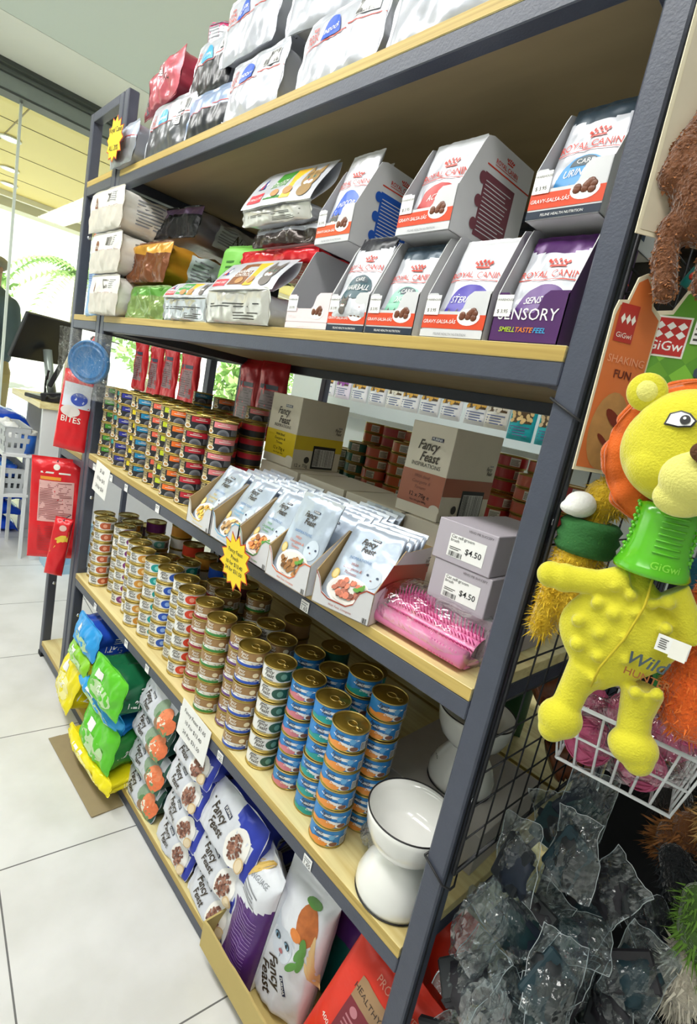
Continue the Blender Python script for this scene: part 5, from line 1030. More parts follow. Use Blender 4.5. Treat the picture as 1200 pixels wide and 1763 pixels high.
basket('laundry_crate', 'pale blue slotted plastic crate on the floor behind the far post', -2.66, .32, .0005, .25, .2, .27, mat('pale_blue_plastic', '#a9cfe6', .4))
# payment terminals
BKP = mat('black_plastic', '#1b1c20', .35, var=.1)
t = thing('touch_terminal', 'black touch-screen till tilted back on the wooden counter top', 'till', (-2.96, .26, .8625), (0, 0, -1.15)); m = MB(); m.box(-.09, .09, -.08, .08, 0, .02, BKP, b=.004); m.obj('base', t); m = MB(); m.tube([(0, .02, .02), (0, -.02, .14), (0, -.05, .26)], .022, mat('silver_stand', '#9aa49f', .35, .4), n=10); m.obj('stand', t); m = MB(); m.box(-.16, .16, -.012, .012, -.13, .13, BKP, T(0, -.07, .31, -.45), b=.004); m.obj('screen', t)
t = thing('card_terminal', 'black card reader with a red screen on the counter', 'till', (-2.86, .25, .8625), (0, 0, -.3)); m = MB(); m.box(-.04, .04, -.05, .05, 0, .05, BKP, T(rx=.2), b=.004); m.box(-.035, .035, -.012, .012, -.06, .07, BKP, T(0, -.0, .135, -.35), b=.005); m.obj('body', t); m = MB(); m.rect(plane(T(0, -.0125, .135, -.35)), -.026, .026, -.02, .045, C('#9a3a3e'), 1); m.obj('screen', t)
t = thing('speaker_box', 'dark upright monitor back at the right of the till', 'monitor', (-2.80, .42, .8625), (0, 0, -.5)); m = MB(); m.box(-.05, .05, -.05, .05, 0, .01, BKP); m.box(-.01, .01, -.01, .01, .01, .15, BKP); m.obj('foot', t); m = MB(); m.box(-.09, .09, -.02, .02, .13, .38, mat('grey_shell', '#3c4446', .5), b=.012); m.obj('screen_back', t)
t = thing('coiled_cable', 'coiled black cable hanging off the counter edge', 'cable', (-2.80, .19, .90)); m = MB(); m.tube([(-.02 - .05 * math.sin(i * .26), .02 + .0 * i, .12 - .012 * i + .02 * math.sin(i * 2.2)) for i in range(12)] + [(-.0 + .012 * i, .02 + .006 * i, .0 - .01 * math.sin(i * .7)) for i in range(7)], .005, BKP, n=6); m.obj('cord', t)
t = thing('round_tub', 'small white and blue tub on the low shelf by the counter', 'tub', (-2.88, .155, .5755)); m = MB(); m.lathe([(.035, 0), (.04, .1)], 24, C('#2a68c8')); m.obj('tub_body', t); m = MB(); m.lathe([(.042, .1), (.043, .118), (.04, .12), (0, .12)], 24, WHITE); m.obj('lid', t)
# ---------------------------------------------------------------- person outside the glass
SKIN = mat('skin_tone', '#a87a5c', .6); HAIRG = mat('grey_hair', '#8a8478', .8, var=.2)
t = thing('person', 'person with short grey hair in a dark blue jacket and khaki trousers outside the glass', 'person', (-5.5, .40, 0), (0, 0, .5))
J = [(0, 0, .95, .15, .11), (0, 0, 1.15, .14, .10), (0, 0, 1.38, .17, .11), (0, -.01, 1.50, .06), (0, -.02, 1.60, .07), (0, -.02, 1.70, .075, .085), (-.2, 0, 1.40, .06), (-.27, .0, 1.12, .045), (-.25, -.12, .92, .03), (.2, 0, 1.40, .06), (.27, 0, 1.12, .045), (.25, -.12, .92, .03), (-.10, 0, .86, .09), (-.11, -.01, .48, .06), (-.11, .02, .09, .045), (-.11, -.12, .03, .035), (.10, 0, .86, .09), (.11, 0, .48, .06), (.11, .02, .09, .045), (.11, -.12, .03, .035)]
EDG = [(0, 1), (1, 2), (2, 3), (3, 4), (4, 5), (2, 6), (6, 7), (7, 8), (2, 9), (9, 10), (10, 11), (0, 12), (12, 13), (13, 14), (14, 15), (0, 16), (16, 17), (17, 18), (18, 19)]
def tube_body(name, parent, joints, edges, mt):
    """limbs as tapered tubes and balls fused by a voxel remesh into one continuous surface"""
    m = MB()
    for a, b in edges:
        p, q = Vector(joints[a][:3]), Vector(joints[b][:3]); n = 6
        m.tube([p.lerp(q, i / n) for i in range(n + 1)], 0, mt, n=14, rr=[joints[a][3] + (joints[b][3] - joints[a][3]) * i / n for i in range(n + 1)])
    for j in joints: m.ball(j[:3], j[3], mt, nu=14, nv=10, sc=(1, .85 if len(j) < 5 else j[4] / j[3], 1))
    o = m.obj(name, parent); r = o.modifiers.new('fuse', 'REMESH'); r.mode = 'VOXEL'; r.voxel_size = .016; r.use_smooth_shade = True; s_ = o.modifiers.new('soft', 'SMOOTH'); s_.iterations = 6; return o
tube_body('body', t, [(*j[:3], j[3] * .93) + ((j[4] * .93,) if len(j) > 4 else ()) for j in J], EDG, SKIN)
m = MB(); m.ball((0, .012, 1.735), .083, HAIRG, sc=(1, 1.08, .78)); m.obj('hair', t)
for q in (-1, 1): m = MB(); m.ball((q * .078, -.01, 1.68), .016, SKIN, sc=(.5, 1, 1.6)); m.obj('ear', t)
m = MB(); m.ball((0, -.098, 1.675), .014, SKIN, sc=(.8, 1, 1.3)); m.obj('nose', t)
tube_body('jacket', t, [(0, 0, .93, .165, .125), (0, 0, 1.15, .16, .12), (0, 0, 1.38, .18, .125), (0, 0, 1.50, .075), (-.2, 0, 1.40, .075), (-.27, 0, 1.12, .06), (-.25, -.10, .96, .048), (.2, 0, 1.40, .075), (.27, 0, 1.12, .06), (.25, -.10, .96, .048)], [(0, 1), (1, 2), (2, 3), (2, 4), (4, 5), (5, 6), (2, 7), (7, 8), (8, 9)], mat('dark_jacket', '#2f4656', .7, var=.2))
tube_body('trousers', t, [(0, 0, .92, .15, .12), (-.10, 0, .84, .105), (-.11, 0, .48, .08), (-.11, .02, .12, .065), (.10, 0, .84, .105), (.11, 0, .48, .08), (.11, .02, .12, .065)], [(0, 1), (1, 2), (2, 3), (0, 4), (4, 5), (5, 6)], mat('khaki_cloth', '#a08a54', .8))
# ---------------------------------------------------------------- greenery and building outside
LEAF = [mat('leaf_%d' % i, c, .6, var=.2, scale=3) for i, c in enumerate(('#9cbf6a', '#b4d08a', '#7aa452'))]
TRK = mat('tree_bark', '#9a8e78', .9)
def tree(label, x, y, h, r, seed, n=900, palm=False):
    t = thing('palm_tree' if palm else 'leafy_tree', label, 'tree', (x, y, 0), group=None); rr = random.Random(seed)
    m = MB(); m.tube([(0, 0, 0), (.05, 0, h * .5), (0, 0, h * (.98 if palm else .7))], .08, TRK, n=8, rr=[.13, .1, .06]); m.obj('trunk', t); m = MB()
    if palm:
        for k in range(14):
            a = k * 2 * PI / 14 + rr.random() * .3; e = rr.uniform(.1, .9); L = 1.3
            for i in range(16):
                s_ = (i + 1) / 16; p = Vector((math.cos(a) * L * s_, math.sin(a) * L * s_, h + L * (e * s_ - .9 * s_ * s_)))
                for q in (-1, 1):
                    d = Vector((-math.sin(a) * q, math.cos(a) * q, -.5)) * .28 * (1.1 - s_ * .7); w_ = Vector((math.cos(a), math.sin(a), 0)) * .04; m.add([p - w_, p + w_, p + d], [(0, 1, 2)], LEAF[k % 3])
    else:
        for k in range(n):
            d = Vector((rr.gauss(0, 1), rr.gauss(0, 1), rr.gauss(0, 1))).normalized() * rr.random() ** .4; p = Vector((d.x * r, d.y * r, h * .68 + d.z * r * 1.15)); u = Vector((rr.gauss(0, 1), rr.gauss(0, 1), rr.gauss(0, 1))).normalized() * .13; w_ = u.orthogonal().normalized() * .07
            m.add([p - u, p + w_, p + u, p - w_], [(0, 1, 2, 3)], rr.choice(LEAF))
    m.obj('crown', t)
tree('palm tree with drooping fronds outside the glass, nearest the person', -11.0, 2.6, 2.5, 1, 3, palm=True)
for i, (x, y, h, r) in enumerate(((-14, 5.4, 3.3, 1.4), (-13.8, 9.2, 3.4, 1.5), (-14.5, 1.3, 2.4, 1.1), (-15.5, 13.2, 3.4, 1.7), (-10.8, 6.4, 1.5, .8))): tree('pale green leafy tree outside the glass, %s of the greenery' % ORD[i], x, y, h, r, 50 + i)
t = thing('far_building', 'pale building with a dark window beyond the trees', 'building', (-22, 6, 0)); m = MB(); m.box(-2, 2, -5, 12, 0, 9, mat('pale_render', '#e2e2dc', .9)); m.obj('wall', t)
for i, (y, z) in enumerate(((-.8, 3.2), (2.6, 3.2), (6, 3.2), (-.8, 6), (2.6, 6))): m = MB(); m.box(2, 2.05, y, y + 1.3, z, z + 1.1, mat('dark_pane', '#8a949a', .3)); m.obj('window', t)
# ---------------------------------------------------------------- wire grid on the near end of the rack
WIRE = mat('black_wire', '#26272b', .4, .3); WWIRE = mat('white_wire', '#d9dcdf', .35)
t = thing('wire_grid', 'black wire grid panel tied to the near end of the rack', 'grid', (.036, .012, .605)); m = MB(); GH, GD = 1.25, .50
m.tube([(0, 0, 0), (0, GD, 0), (0, GD, GH), (0, 0, GH), (0, 0, 0)], .0030, WIRE, n=8); m.obj('outer_frame', t)
m = MB()
for i in range(1, 25): m.tube([(0, 0, i * .05), (0, GD, i * .05)], .0013, WIRE, n=6)
for i in range(1, 10): m.tube([(.0022, i * .05, 0), (.0022, i * .05, GH)], .0013, WIRE, n=6)
m.obj('wire_mesh', t)
for z, lab in ((.60, 'black cable tie around the near post below the wire grid'), (1.205, 'black cable tie around the near post level with the second shelf beam')):
    t = thing('cable_tie', lab, 'tie', (.015, .015, z), (0, 0, 0), None); m = MB(); pts = [(-.0172, -.0172), (.0172, -.0172), (.025, -.010), (.025, .0), (.0172, .0172), (-.0172, .0172), (-.0172, -.0172)]
    m.tube([(x, y, .010 * (-x / .02)) for x, y in pts], .0016, BLACK, n=6); m.obj('strap', t)
# ---------------------------------------------------------------- lion toy
PLY = mat('yellow_plush', '#d9d032', .95, var=.10, scale=50, bump=.35, bscale=500, sheen=.5); PLW = mat('cream_plush', '#e6e07a', .95, var=.06, bump=.35, bscale=500, sheen=.5)
PLO = mat('orange_plush', '#d9641c', .95, var=.12, scale=60, bump=.35, bscale=500, sheen=.4); BRN = mat('brown_felt', '#5a3a24', .95, var=.2, scale=200, bump=.5, bscale=500)
LION = thing('plush_lion', 'yellow plush lion with an orange mane and a green rubber neck', 'toy', (.1255, -.0368, 1.0626), (0, 0, math.radians(17)))
def fuse(o, vox=.0028, it=4):
    r = o.modifiers.new('fuse', 'REMESH'); r.mode = 'VOXEL'; r.voxel_size = vox; r.use_smooth_shade = True; s_ = o.modifiers.new('soft', 'SMOOTH'); s_.iterations = it; s_.factor = .5; return o
m = MB()      # body: flat crinkle torso, arms and legs in one surface
def torso(a, b):
    g = 2 * PI * a; z = -.118 + .125 * b; wl = -.030 - .0 * b if False else 0
    k = math.sin(PI * min(.98, max(.02, b))) ** .45; L = -.006 - .026 * math.sin(PI * (1 - b) * .75) * k - .004; Rr = .040 + .030 * math.sin(PI * (1 - b) * .8 + .3) * k
    cx = (L + Rr) / 2; hw = (Rr - L) / 2 * k; return (cx + hw * math.cos(g), .019 * k * math.sin(g), z)
m.grid(torso, 36, 24, PLY, closeu=True)
m.add([torso(i / 36, 0) for i in range(36)], [tuple(range(36))[::-1]], PLY); m.add([torso(i / 36, 1) for i in range(36)], [tuple(range(36))], PLY)
for u, v, r_ in ((.004, -.012, .006), (.018, -.016, .006), (-.006, -.033, .006), (.010, -.038, .007), (.027, -.030, .006), (-.017, -.055, .0065), (.004, -.060, .007), (.024, -.055, .006), (-.012, -.078, .007), (.008, -.082, .006), (.047, -.012, .007), (.052, -.036, .006), (.046, -.102, .006), (.062, -.096, .006), (.010, -.104, .005), (.036, -.018, .005), (.030, -.076, .005)):
    m.ball((u, -.016, v), r_, PLY, nu=12, nv=8, sc=(1, 1.1, 1))
m.tube([(.014, -.004, -.006), (-.010, -.006, -.016), (-.034, -.008, -.020), (-.052, -.008, -.022)], 0, PLY, n=14, rr=[.016, .0125, .013, .0125]); m.ball((-.053, -.008, -.022), .0135, PLY); m.ball((-.040, -.008, -.021), .0145, PLY)
m.tube([(.048, -.002, -.004), (.064, -.002, -.022), (.073, -.002, -.046)], 0, PLY, n=12, rr=[.015, .012, .011])
m.tube([(.004, .0, -.100), (-.003, .0, -.126), (-.005, -.002, -.145)], 0, PLY, n=14, rr=[.020, .0145, .014]); m.ball((-.007, -.006, -.160), .0205, PLY, sc=(1.06, 1, .98)); m.ball((-.011, -.010, -.171), .014, PLY)
m.tube([(.052, .0, -.100), (.053, .0, -.128), (.055, -.002, -.142)], 0, PLY, n=14, rr=[.019, .0150, .015]); m.ball((.059, -.006, -.157), .0205, PLY, sc=(1.1, 1, .9)); m.ball((.066, -.010, -.166), .014, PLY)
fuse(m.obj('body', LION), .0022, 3)
tf = lambda u, v, off=0.0: Vector((u, -.0205 - off, v))
m = MB(); m.tube([(.030, -.0215, .004), (.031, -.0225, -.020), (.024, -.0225, -.055), (.012, -.0225, -.090), (.010, -.019, -.112)], .0011, mat('stitch_yellow', '#cbb82a', .9), n=6); m.obj('centre_seam', LION)
m = MB(); m.text(tf, 'Wild', .0455, -.0755, .0165, C('#46555c'), 2, shear=.3, bold=.015, rot=.02); m.text(tf, 'HUNTER', .050, -.0875, .0098, C('#9a5a2a'), 2, bold=.01, rot=-.05); m.obj('embroidery', LION)
m = MB(); tg = lambda u, v, off=0.0: Vector((.060 + u, -.0235 - off - u * .25, -.048 + v)); m.rect(tg, -.012, .013, -.0075, .0075, WHITE, 0); m.rect(lambda u, v, o=0.0: tg(u, v, o) + Vector((0, .0006, 0)), -.012, .013, -.0075, .0075, WHITE, 0); m.lines(tg, -.010, -.003, -.005, .005, 5, INK, 1); m.rect(tg, -.001, .012, -.0095, .0065, CREAM, 3); m.obj('care_tag', LION)
GRN = mat('green_rubber', '#58b81a', .18, var=.05, scale=8, coat=.4, spec=.6); m = MB(); NX = .0275
prof = [(.0315, .006), (.0325, .009), (.0305, .014), (.0275, .022), (.0255, .032), (.0245, .044), (.0243, .056), (.025, .068), (.020, .070)]
m.lathe([(q, z) for q, z in prof], 48, GRN, T(NX, 0, 0)); 
for i in range(7): z = .030 + i * .0055; m.tube([(NX + (.0255 + (.001 if z < .034 else 0)) * math.sin(a), -(.0258 + (.001 if z < .034 else 0)) * math.cos(a), z - .0012) for a in [(-.18 + .85 * j / 10) for j in range(11)]], .0009, GRN, n=6)
for q in (-1, 1):
    for i in range(8):
        z = .018 + i * .0068; r_ = .0265 if z < .03 else .0248
        for da in (0, .35): a = q * (1.25 + da); m.ball((NX + (r_ + .001) * math.sin(a), -(r_ + .001) * math.cos(a), z + da * .006), .0020, GRN, nu=8, nv=6)
m.obj('rubber_neck', LION)
nf = lambda u, v, off=0.0: Vector((NX + (.0300 + off) * math.sin(u / .03), -(.0300 + off) * math.cos(u / .03), v))
m = MB(); m.text(nf, 'GiGwi', .009, .0148, .0095, mat('green_embossed', '#8fdc4a', .2), 2, bold=.01); m.obj('embossed_name', LION)
# head
HX, HZ = .028, .113
m = MB()
def ruff(a, b):
    g = 2 * PI * a; w_ = .0045 * math.sin(g * 9) + .002 * math.sin(g * 17 + 1); q = .040 + .026 * math.sin(PI * .5 * b) ; th = .010 * math.cos(PI * b)
    return (HX + q * 1.02 * math.cos(g) + w_ * .3 * b, .012 + w_ * b + (.006 if b > .5 else -.004), HZ + q * 1.06 * math.sin(g) + .25 * w_ * b)
m.grid(ruff, 120, 6, PLO, closeu=True); m.grid(lambda a, b: tuple(Vector(ruff(a, b)) + Vector((0, .007 * (1 - b * .8), 0))), 120, 6, PLO, closeu=True, flip=True)
o = m.obj('mane', LION); sdf = o.modifiers.new('thick', 'SOLIDIFY'); sdf.thickness = .004
m = MB(); m.ball((HX, 0, HZ + .006), .053, PLY, nu=32, nv=22, sc=(1.06, .76, .96)); m.ball((HX - .003, -.006, HZ + .020), .044, PLY, nu=24, nv=16, sc=(1.08, .78, .9)); m.ball((HX - .022, -.012, HZ - .012), .025, PLY, nu=20, nv=14)
m.ball((HX + .022, -.012, HZ - .012), .025, PLY, nu=20, nv=14)
fuse(m.obj('head', LION), .0025, 3)
m = MB(); m.ball((HX + .008, -.034, HZ - .016), .024, PLW, nu=24, nv=16, sc=(1.15, .85, 1.0)); m.ball((HX + .002, -.030, HZ - .034), .018, PLW, nu=20, nv=14, sc=(1.2, .8, .9)); m.ball((HX + .010, -.034, HZ + .004), .015, PLW, nu=16, nv=12, sc=(.9, .8, 1)); fuse(m.obj('muzzle', LION), .0025, 2)
m = MB(); m.ball((HX + .012, -.053, HZ + .006), .012, BRN, nu=20, nv=12, sc=(1.35, .65, .85)); m.ball((HX + .012, -.054, HZ - .004), .007, BRN, nu=14, nv=10, sc=(1.1, .7, .9)); fuse(m.obj('nose', LION), .0015, 2)
def face(u, v, off=0.0):
    x, z = u - HX, v - (HZ + .018); r2 = 1 - (x / .0455) ** 2 - (z / .039) ** 2; return Vector((u, -.007 - .0345 * math.sqrt(max(0, r2)) - .0012 - off, v))
for q in (-1, 1):
    m = MB()
    ex, ez = HX - .0165 if q < 0 else HX + .030, HZ + .0285
    m.poly(face, [(ex - .0105, ez - .0055), (ex - .0085, ez + .0045), (ex - .001, ez + .0080), (ex + .0060, ez + .0065), (ex + .0120, ez + .0010), (ex + .0095, ez - .0045), (ex, ez - .0065)], BLACK, 2, 4)
    m.poly(face, [(ex - .0090, ez - .0042), (ex - .0074, ez + .0035), (ex - .001, ez + .0066), (ex + .0052, ez + .0052), (ex + .0102, ez + .0008), (ex + .0083, ez - .0034), (ex, ez - .0052)], WHITE, 4, 4)
    m.ell(face, ex + .0035, ez + .0006, .0038, .0040, BLACK, 6, 16); m.ell(face, ex + .0028, ez + .0018, .0012, .0012, WHITE, 8, 8)
    m.obj('eye', LION)
for q in (-1, 1):
    m = MB(); X = T(HX - .004 + q * .043, -.008, HZ + .050, 0, q * .55, 0); m.ball((0, 0, 0), .0165, PLY, X, 22, 14, (1, .55, 1.05)); m.ball((0, -.006, 0), .010, PLW, X, 14, 10, (.9, .5, 1)); m.obj('ear', LION)
m = MB(); m.tube([(HX, .01, HZ + .05), (HX, .012, HZ + .085), (.008, .04, .235)], .0012, BLACK, n=6); m.obj('hanging_cord', LION)
# ---------------------------------------------------------------- backing cards on hooks
CC = mat('cream_card_edge', '#e6dcc0', .55, var=.02)
def card(label, x, y, z, w, h, rz, ry, face_c, kind):
    t = thing('toy_card', label, 'card', (x, y, z), (0, ry, rz), 'toy backing cards on the wire grid hooks'); m = MB(); w2 = w / 2
    out = [(-w2, 0), (w2, 0), (w2, h * .82), (w2 * .55, h * .86), (w2 * .35, h * .95), (0, h), (-w2 * .35, h * .97), (-w2 * .55, h * .86), (-w2 * .9, h * .85), (-w2, h * .80)]
    m.prism(out, 0, .0016, CC); m.obj('card_board', t); m = MB(); f = plane(T(0, -.0002, 0)); ins = [(a * .92, max(.004, b * .975)) for a, b in out]; m.poly(f, ins, C(face_c), 1)
    if kind == 'green':
        for i in range(3):
            for j in range(3): cx, cy = -w2 * .5 + i * w2 * .55, h * .40 + j * h * .13; m.poly(f, [(cx - w2 * .27, cy), (cx, cy - h * .065), (cx + w2 * .27, cy), (cx, cy + h * .065)], C('#6aa52f' if (i + j) % 2 else '#7fbf3a'), 2)
        m.rect(f, -w2 * .86, -w2 * .06, h * .62, h * .83, CREAM, 3); m.rect(f, -w2 * .82, -w2 * .10, h * .63, h * .82, C('#c02a26'), 4); m.text(f, 'GiGwi', -w2 * .46, h * .655, w * .155, WHITE, 5, bold=.01)
        for i in range(3):
            for j in range(2): cx, cy = -w2 * .70 + i * w2 * .235, h * .735 + j * h * .045; m.poly(f, [(cx - w2 * .105, cy), (cx, cy - h * .021), (cx + w2 * .105, cy), (cx, cy + h * .021)], WHITE, 5)
        m.ell(f, -w2 * .2, h * .36, w2 * .62, h * .12, CREAM, 4, 22); m.tube([f(-w2 * .5, h * .37, .0025), f(-w2 * .2, h * .36, .003), f(w2 * .08, h * .35, .0025)], 0, mat('biscuit_brown', '#5e3320', .7), n=8, rr=[w2 * .14, w2 * .08, w2 * .14]); m.text(f, 'fill in', -w2 * .5, h * .26, w * .11, C('#a8503a'), 5, 'C'); m.text(f, 'H', w2 * .35, h * .42, w * .2, C('#e2571e'), 6, bold=.02); m.text(f, 'Ca', w2 * .5, h * .53, w * .28, C('#3c4a5a'), 6, shear=.3, bold=.01); m.rect(f, w2 * .0, w2 * .5, h * .70, h * .83, WHITE, 6); m.lines(f, w2 * .04, w2 * .46, h * .71, h * .82, 4, INK, 7)
    elif kind == 'orange':
        m.rect(f, -w2 * .8, w2 * .0, h * .66, h * .84, C('#b5342c'), 3); m.text(f, 'GiGwi', -w2 * .4, h * .68, w * .13, CREAM, 4)
        for i in range(3): m.poly(f, [(-w2 * .7 + i * w2 * .22, h * .77), (-w2 * .6 + i * w2 * .22, h * .745), (-w2 * .5 + i * w2 * .22, h * .77), (-w2 * .6 + i * w2 * .22, h * .795)], CREAM, 4)
        m.text(f, 'SHAKING', 0, h * .56, w * .19, C('#e9a07a'), 3, bold=.01); m.text(f, 'FUN', 0, h * .49, w * .2, C('#6b2a1c'), 3, bold=.02); m.ell(f, 0, h * .22, w2 * .8, h * .2, mat('fur_photo', '#b98a52', .7, var=.35, scale=60), 2, 22); m.ell(f, w2 * .2, h * .28, w2 * .2, h * .08, C('#7a2c1c'), 4, 14, rot=.9); m.ell(f, -w2 * .1, h * .17, w2 * .1, h * .05, C('#7a2c1c'), 4, 12, rot=.9)
    else: m.rect(f, w2 * .1, w2, h * .3, h * .8, C('#8a3038'), 2); m.rect(f, w2 * .3, w2 * .9, h * .55, h * .75, C('#c8406a'), 3)
    m.obj('card_print', t); m = MB(); m.tube([(0, .0, h * .92), (-.0 - x + .038 if False else 0, .03, h * .925)], .0016, WIRE, n=6); m.obj('hook', t); return t
card('green checked card with a bone-shaped biscuit behind the lion head', .103, .042, 1.155, .085, .19, .33, -.0, '#5d9a2c', 'green')
card('orange card with a furry toy, between the post and the green card', .0635, .008, 1.145, .055, .20, 1.05, -.03, '#d9773f', 'orange')
card('tall cream card with a maroon print at the top right corner', .074, .012, 1.375, .09, .26, .95, -.02, '#cfc4ae', 'plain')
# ---------------------------------------------------------------- furry toys on the grid
def fur_mat(name, c1, var, sc=80): return mat(name, c1, .95, var=var, scale=sc, bump=1.0, bscale=260, sheen=.6)
def furry(name, label, loc, rot, segs, mt, hair=.004, n=1600, hm=None, vox=.004, seed=1, parent=None, part='body', hw=.0005):
    t = parent or thing(name, label, 'toy', loc, rot); m = MB(); hm = hm or mt
    for a in segs:
        pts, rr_ = a; m.tube(pts, 0, mt, n=14, rr=rr_)
        for p, r_ in zip(pts, rr_): m.ball(p, r_, mt, nu=12, nv=8)
    o = m.obj(part, t); fuse(o, vox, 2)
    if hair:
        r = random.Random(seed); h = MB(); L = []
        for pts, rr_ in segs:
            for i in range(len(pts) - 1): L.append((Vector(pts[i]), Vector(pts[i + 1]), rr_[i], rr_[i + 1], (Vector(pts[i]) - Vector(pts[i + 1])).length * (rr_[i] + rr_[i + 1]) + rr_[i] ** 2 * 3))
        tot = sum(q[4] for q in L)
        for a, b, r0, r1, w_ in L:
            for _ in range(int(n * w_ / tot)):
                s_ = r.uniform(-.15, 1.15); d = Vector((r.gauss(0, 1), r.gauss(0, 1), r.gauss(0, 1))).normalized(); p = a.lerp(b, max(0, min(1, s_))) + d * (r0 + (r1 - r0) * max(0, min(1, s_))) * .97
                tip = p + d * hair * r.uniform(.5, 1) + Vector((0, 0, -hair * .9 * r.random())) + Vector((r.gauss(0, 1), r.gauss(0, 1), r.gauss(0, 1))) * hair * .25; sd = d.orthogonal().normalized() * hw * 2
                sd.rotate(Matrix.Rotation(r.random() * 6, 3, d)); h.add([p - sd, p + sd, tip], [(0, 1, 2)], hm)
        ho = h.obj('fur', t); ho['kind'] = 'stuff'
    return t
BRF = fur_mat('brown_boucle', '#6f4428', .4, 220); 
furry('plush_rope_toy', 'curly brown plush toy with dangling legs at the top right edge', (.0, .0, 0), (0, 0, 0), [([(.096, .018, 1.56), (.080, .006, 1.50), (.066, -.010, 1.45), (.062, -.012, 1.425)], [.012, .013, .013, .014]), ([(.110, .012, 1.50), (.085, -.004, 1.455), (.075, -.008, 1.43)], [.012, .013, .016]), ([(.085, .002, 1.425), (.092, .006, 1.395)], [.028, .026]), ([(.070, -.004, 1.385), (.073, -.004, 1.355), (.082, -.003, 1.325)], [.011, .012, .011]), ([(.105, .010, 1.38), (.108, .014, 1.335)], [.010, .011])], BRF, .0025, 5200, mat('brown_curl', '#9a6238', .8, var=.4, scale=100), .0035, 3, hw=.0009)
YF = fur_mat('mustard_fur', '#c9a41a', .25); YH = mat('mustard_hair', '#dcb826', .8, var=.3, scale=60)
DK = furry('plush_duck', 'mustard fur duck toy with a white beak and green scarf behind the lion', (0, 0, 0), (0, 0, 0), [([(.078, .050, 1.128), (.070, .040, 1.118)], [.022, .024]), ([(.066, .034, 1.075), (.064, .030, 1.04), (.066, .030, 1.00)], [.024, .026, .030]), ([(.058, .012, 1.035), (.056, .008, 1.005), (.056, .006, .965)], [.012, .013, .014])], YF, .008, 4200, YH, .0035, 5)
m = MB(); m.ball((.056, .014, 1.108), .0155, mat('white_felt', '#e9e9e6', .9, bump=.3, bscale=400), nu=20, nv=14, sc=(1.1, 1.0, .95)); m.ball((.052, .008, 1.103), .012, mat('white_felt', '#e9e9e6', .9), sc=(1.2, 1, .7)); fuse(m.obj('beak', DK), .002, 2)
m = MB(); m.lathe([(.029, 0), (.0335, .006), (.031, .012), (.034, .019), (.030, .025), (.033, .032), (.027, .038)], 32, mat('green_felt', '#2f6b34', .9, var=.2, bump=.3, bscale=300), T(.066, .034, 1.055)); m.obj('scarf', DK)
OF = fur_mat('orange_fur', '#e0601a', .25); OH = mat('orange_hair', '#f0742a', .8, var=.35, scale=60)
furry('plush_bear', 'fluffy orange plush toy at the right edge beside the lion', (0, 0, 0), (0, 0, 0), [([(.198, .022, 1.058), (.202, .022, 1.02), (.206, .022, .995)], [.020, .026, .024]), ([(.206, .018, .985), (.212, .014, .95)], [.026, .030])], OF, .007, 3600, OH, .0035, 7)
t = thing('plush_toy', 'dark green plush foot hanging between the lion and the orange plush', 'toy', (.178, .045, .985)); m = MB(); m.tube([(0, 0, .02), (.0, 0, -.01), (.004, -.004, -.035)], 0, mat('green_plush', '#1f6a2c', .95, bump=.4, bscale=400), n=14, rr=[.014, .018, .013]); m.ball((.004, -.004, -.038), .014, mat('green_plush', '#1f6a2c', .95)); fuse(m.obj('body', t))
t = thing('plush_toy', 'petrol blue plush toy behind the lion at the right edge', 'toy', (.190, .075, 1.065)); m = MB(); m.ball((0, 0, 0), .034, mat('petrol_plush', '#12566e', .95, bump=.4, bscale=400), nz=.3); fuse(m.obj('body', t))
t = thing('plush_toy', 'teal and red toy hanging above the cards', 'toy', (.082, .058, 1.345)); m = MB(); m.tube([(0, 0, .0), (.012, .0, .022)], .012, C('#1f7a74'), n=12); m.ball((.004, -.011, .010), .004, RC); m.obj('body', t)
t = thing('plush_toy', 'pale yellow plush leg hanging beside the brown curly toy', 'toy', (.122, .045, 1.36)); m = MB(); m.tube([(.010, 0, .05), (.0, 0, .0), (-.004, 0, -.035)], 0, PLY, n=12, rr=[.014, .016, .013]); m.ball((-.004, 0, -.036), .013, BRN, sc=(1, 1, .7)); m.obj('body', t)
BFR = fur_mat('brown_stripe_fur', '#7a4526', .4, 90)
# brown hair bundles (feather toys) hung behind the grid, seen through it
for i, (x, y, z, r_) in enumerate(((-.030, .33, .772, .040), (-.015, .40, .700, .042), (.0, .44, .60, .040))):
    t = thing('wrapped_roll', 'brown ribbed roll wrapped in film, %s of the three behind the wire grid' % ('topmost', 'middle one', 'lowest')[i], 'roll', (x, y, z), (0, 1.1, .7), 'brown ribbed rolls hanging by the wire grid'); m = MB(); m.lathe([(r_ * .6, -.035)] + [(r_ * (.86 + .14 * (j % 2)), -.033 + j * .0045) for j in range(16)] + [(r_ * .6, .039)], 28, mat('brown_rubber', '#7a4428', .25, var=.5, scale=60)); m.obj('ribbed_body', t); m = MB(); m.tube([(0, 0, .04), (.0, .0, .07), (.03, .0, .075)], .0015, WIRE, n=6); m.obj('hook', t)
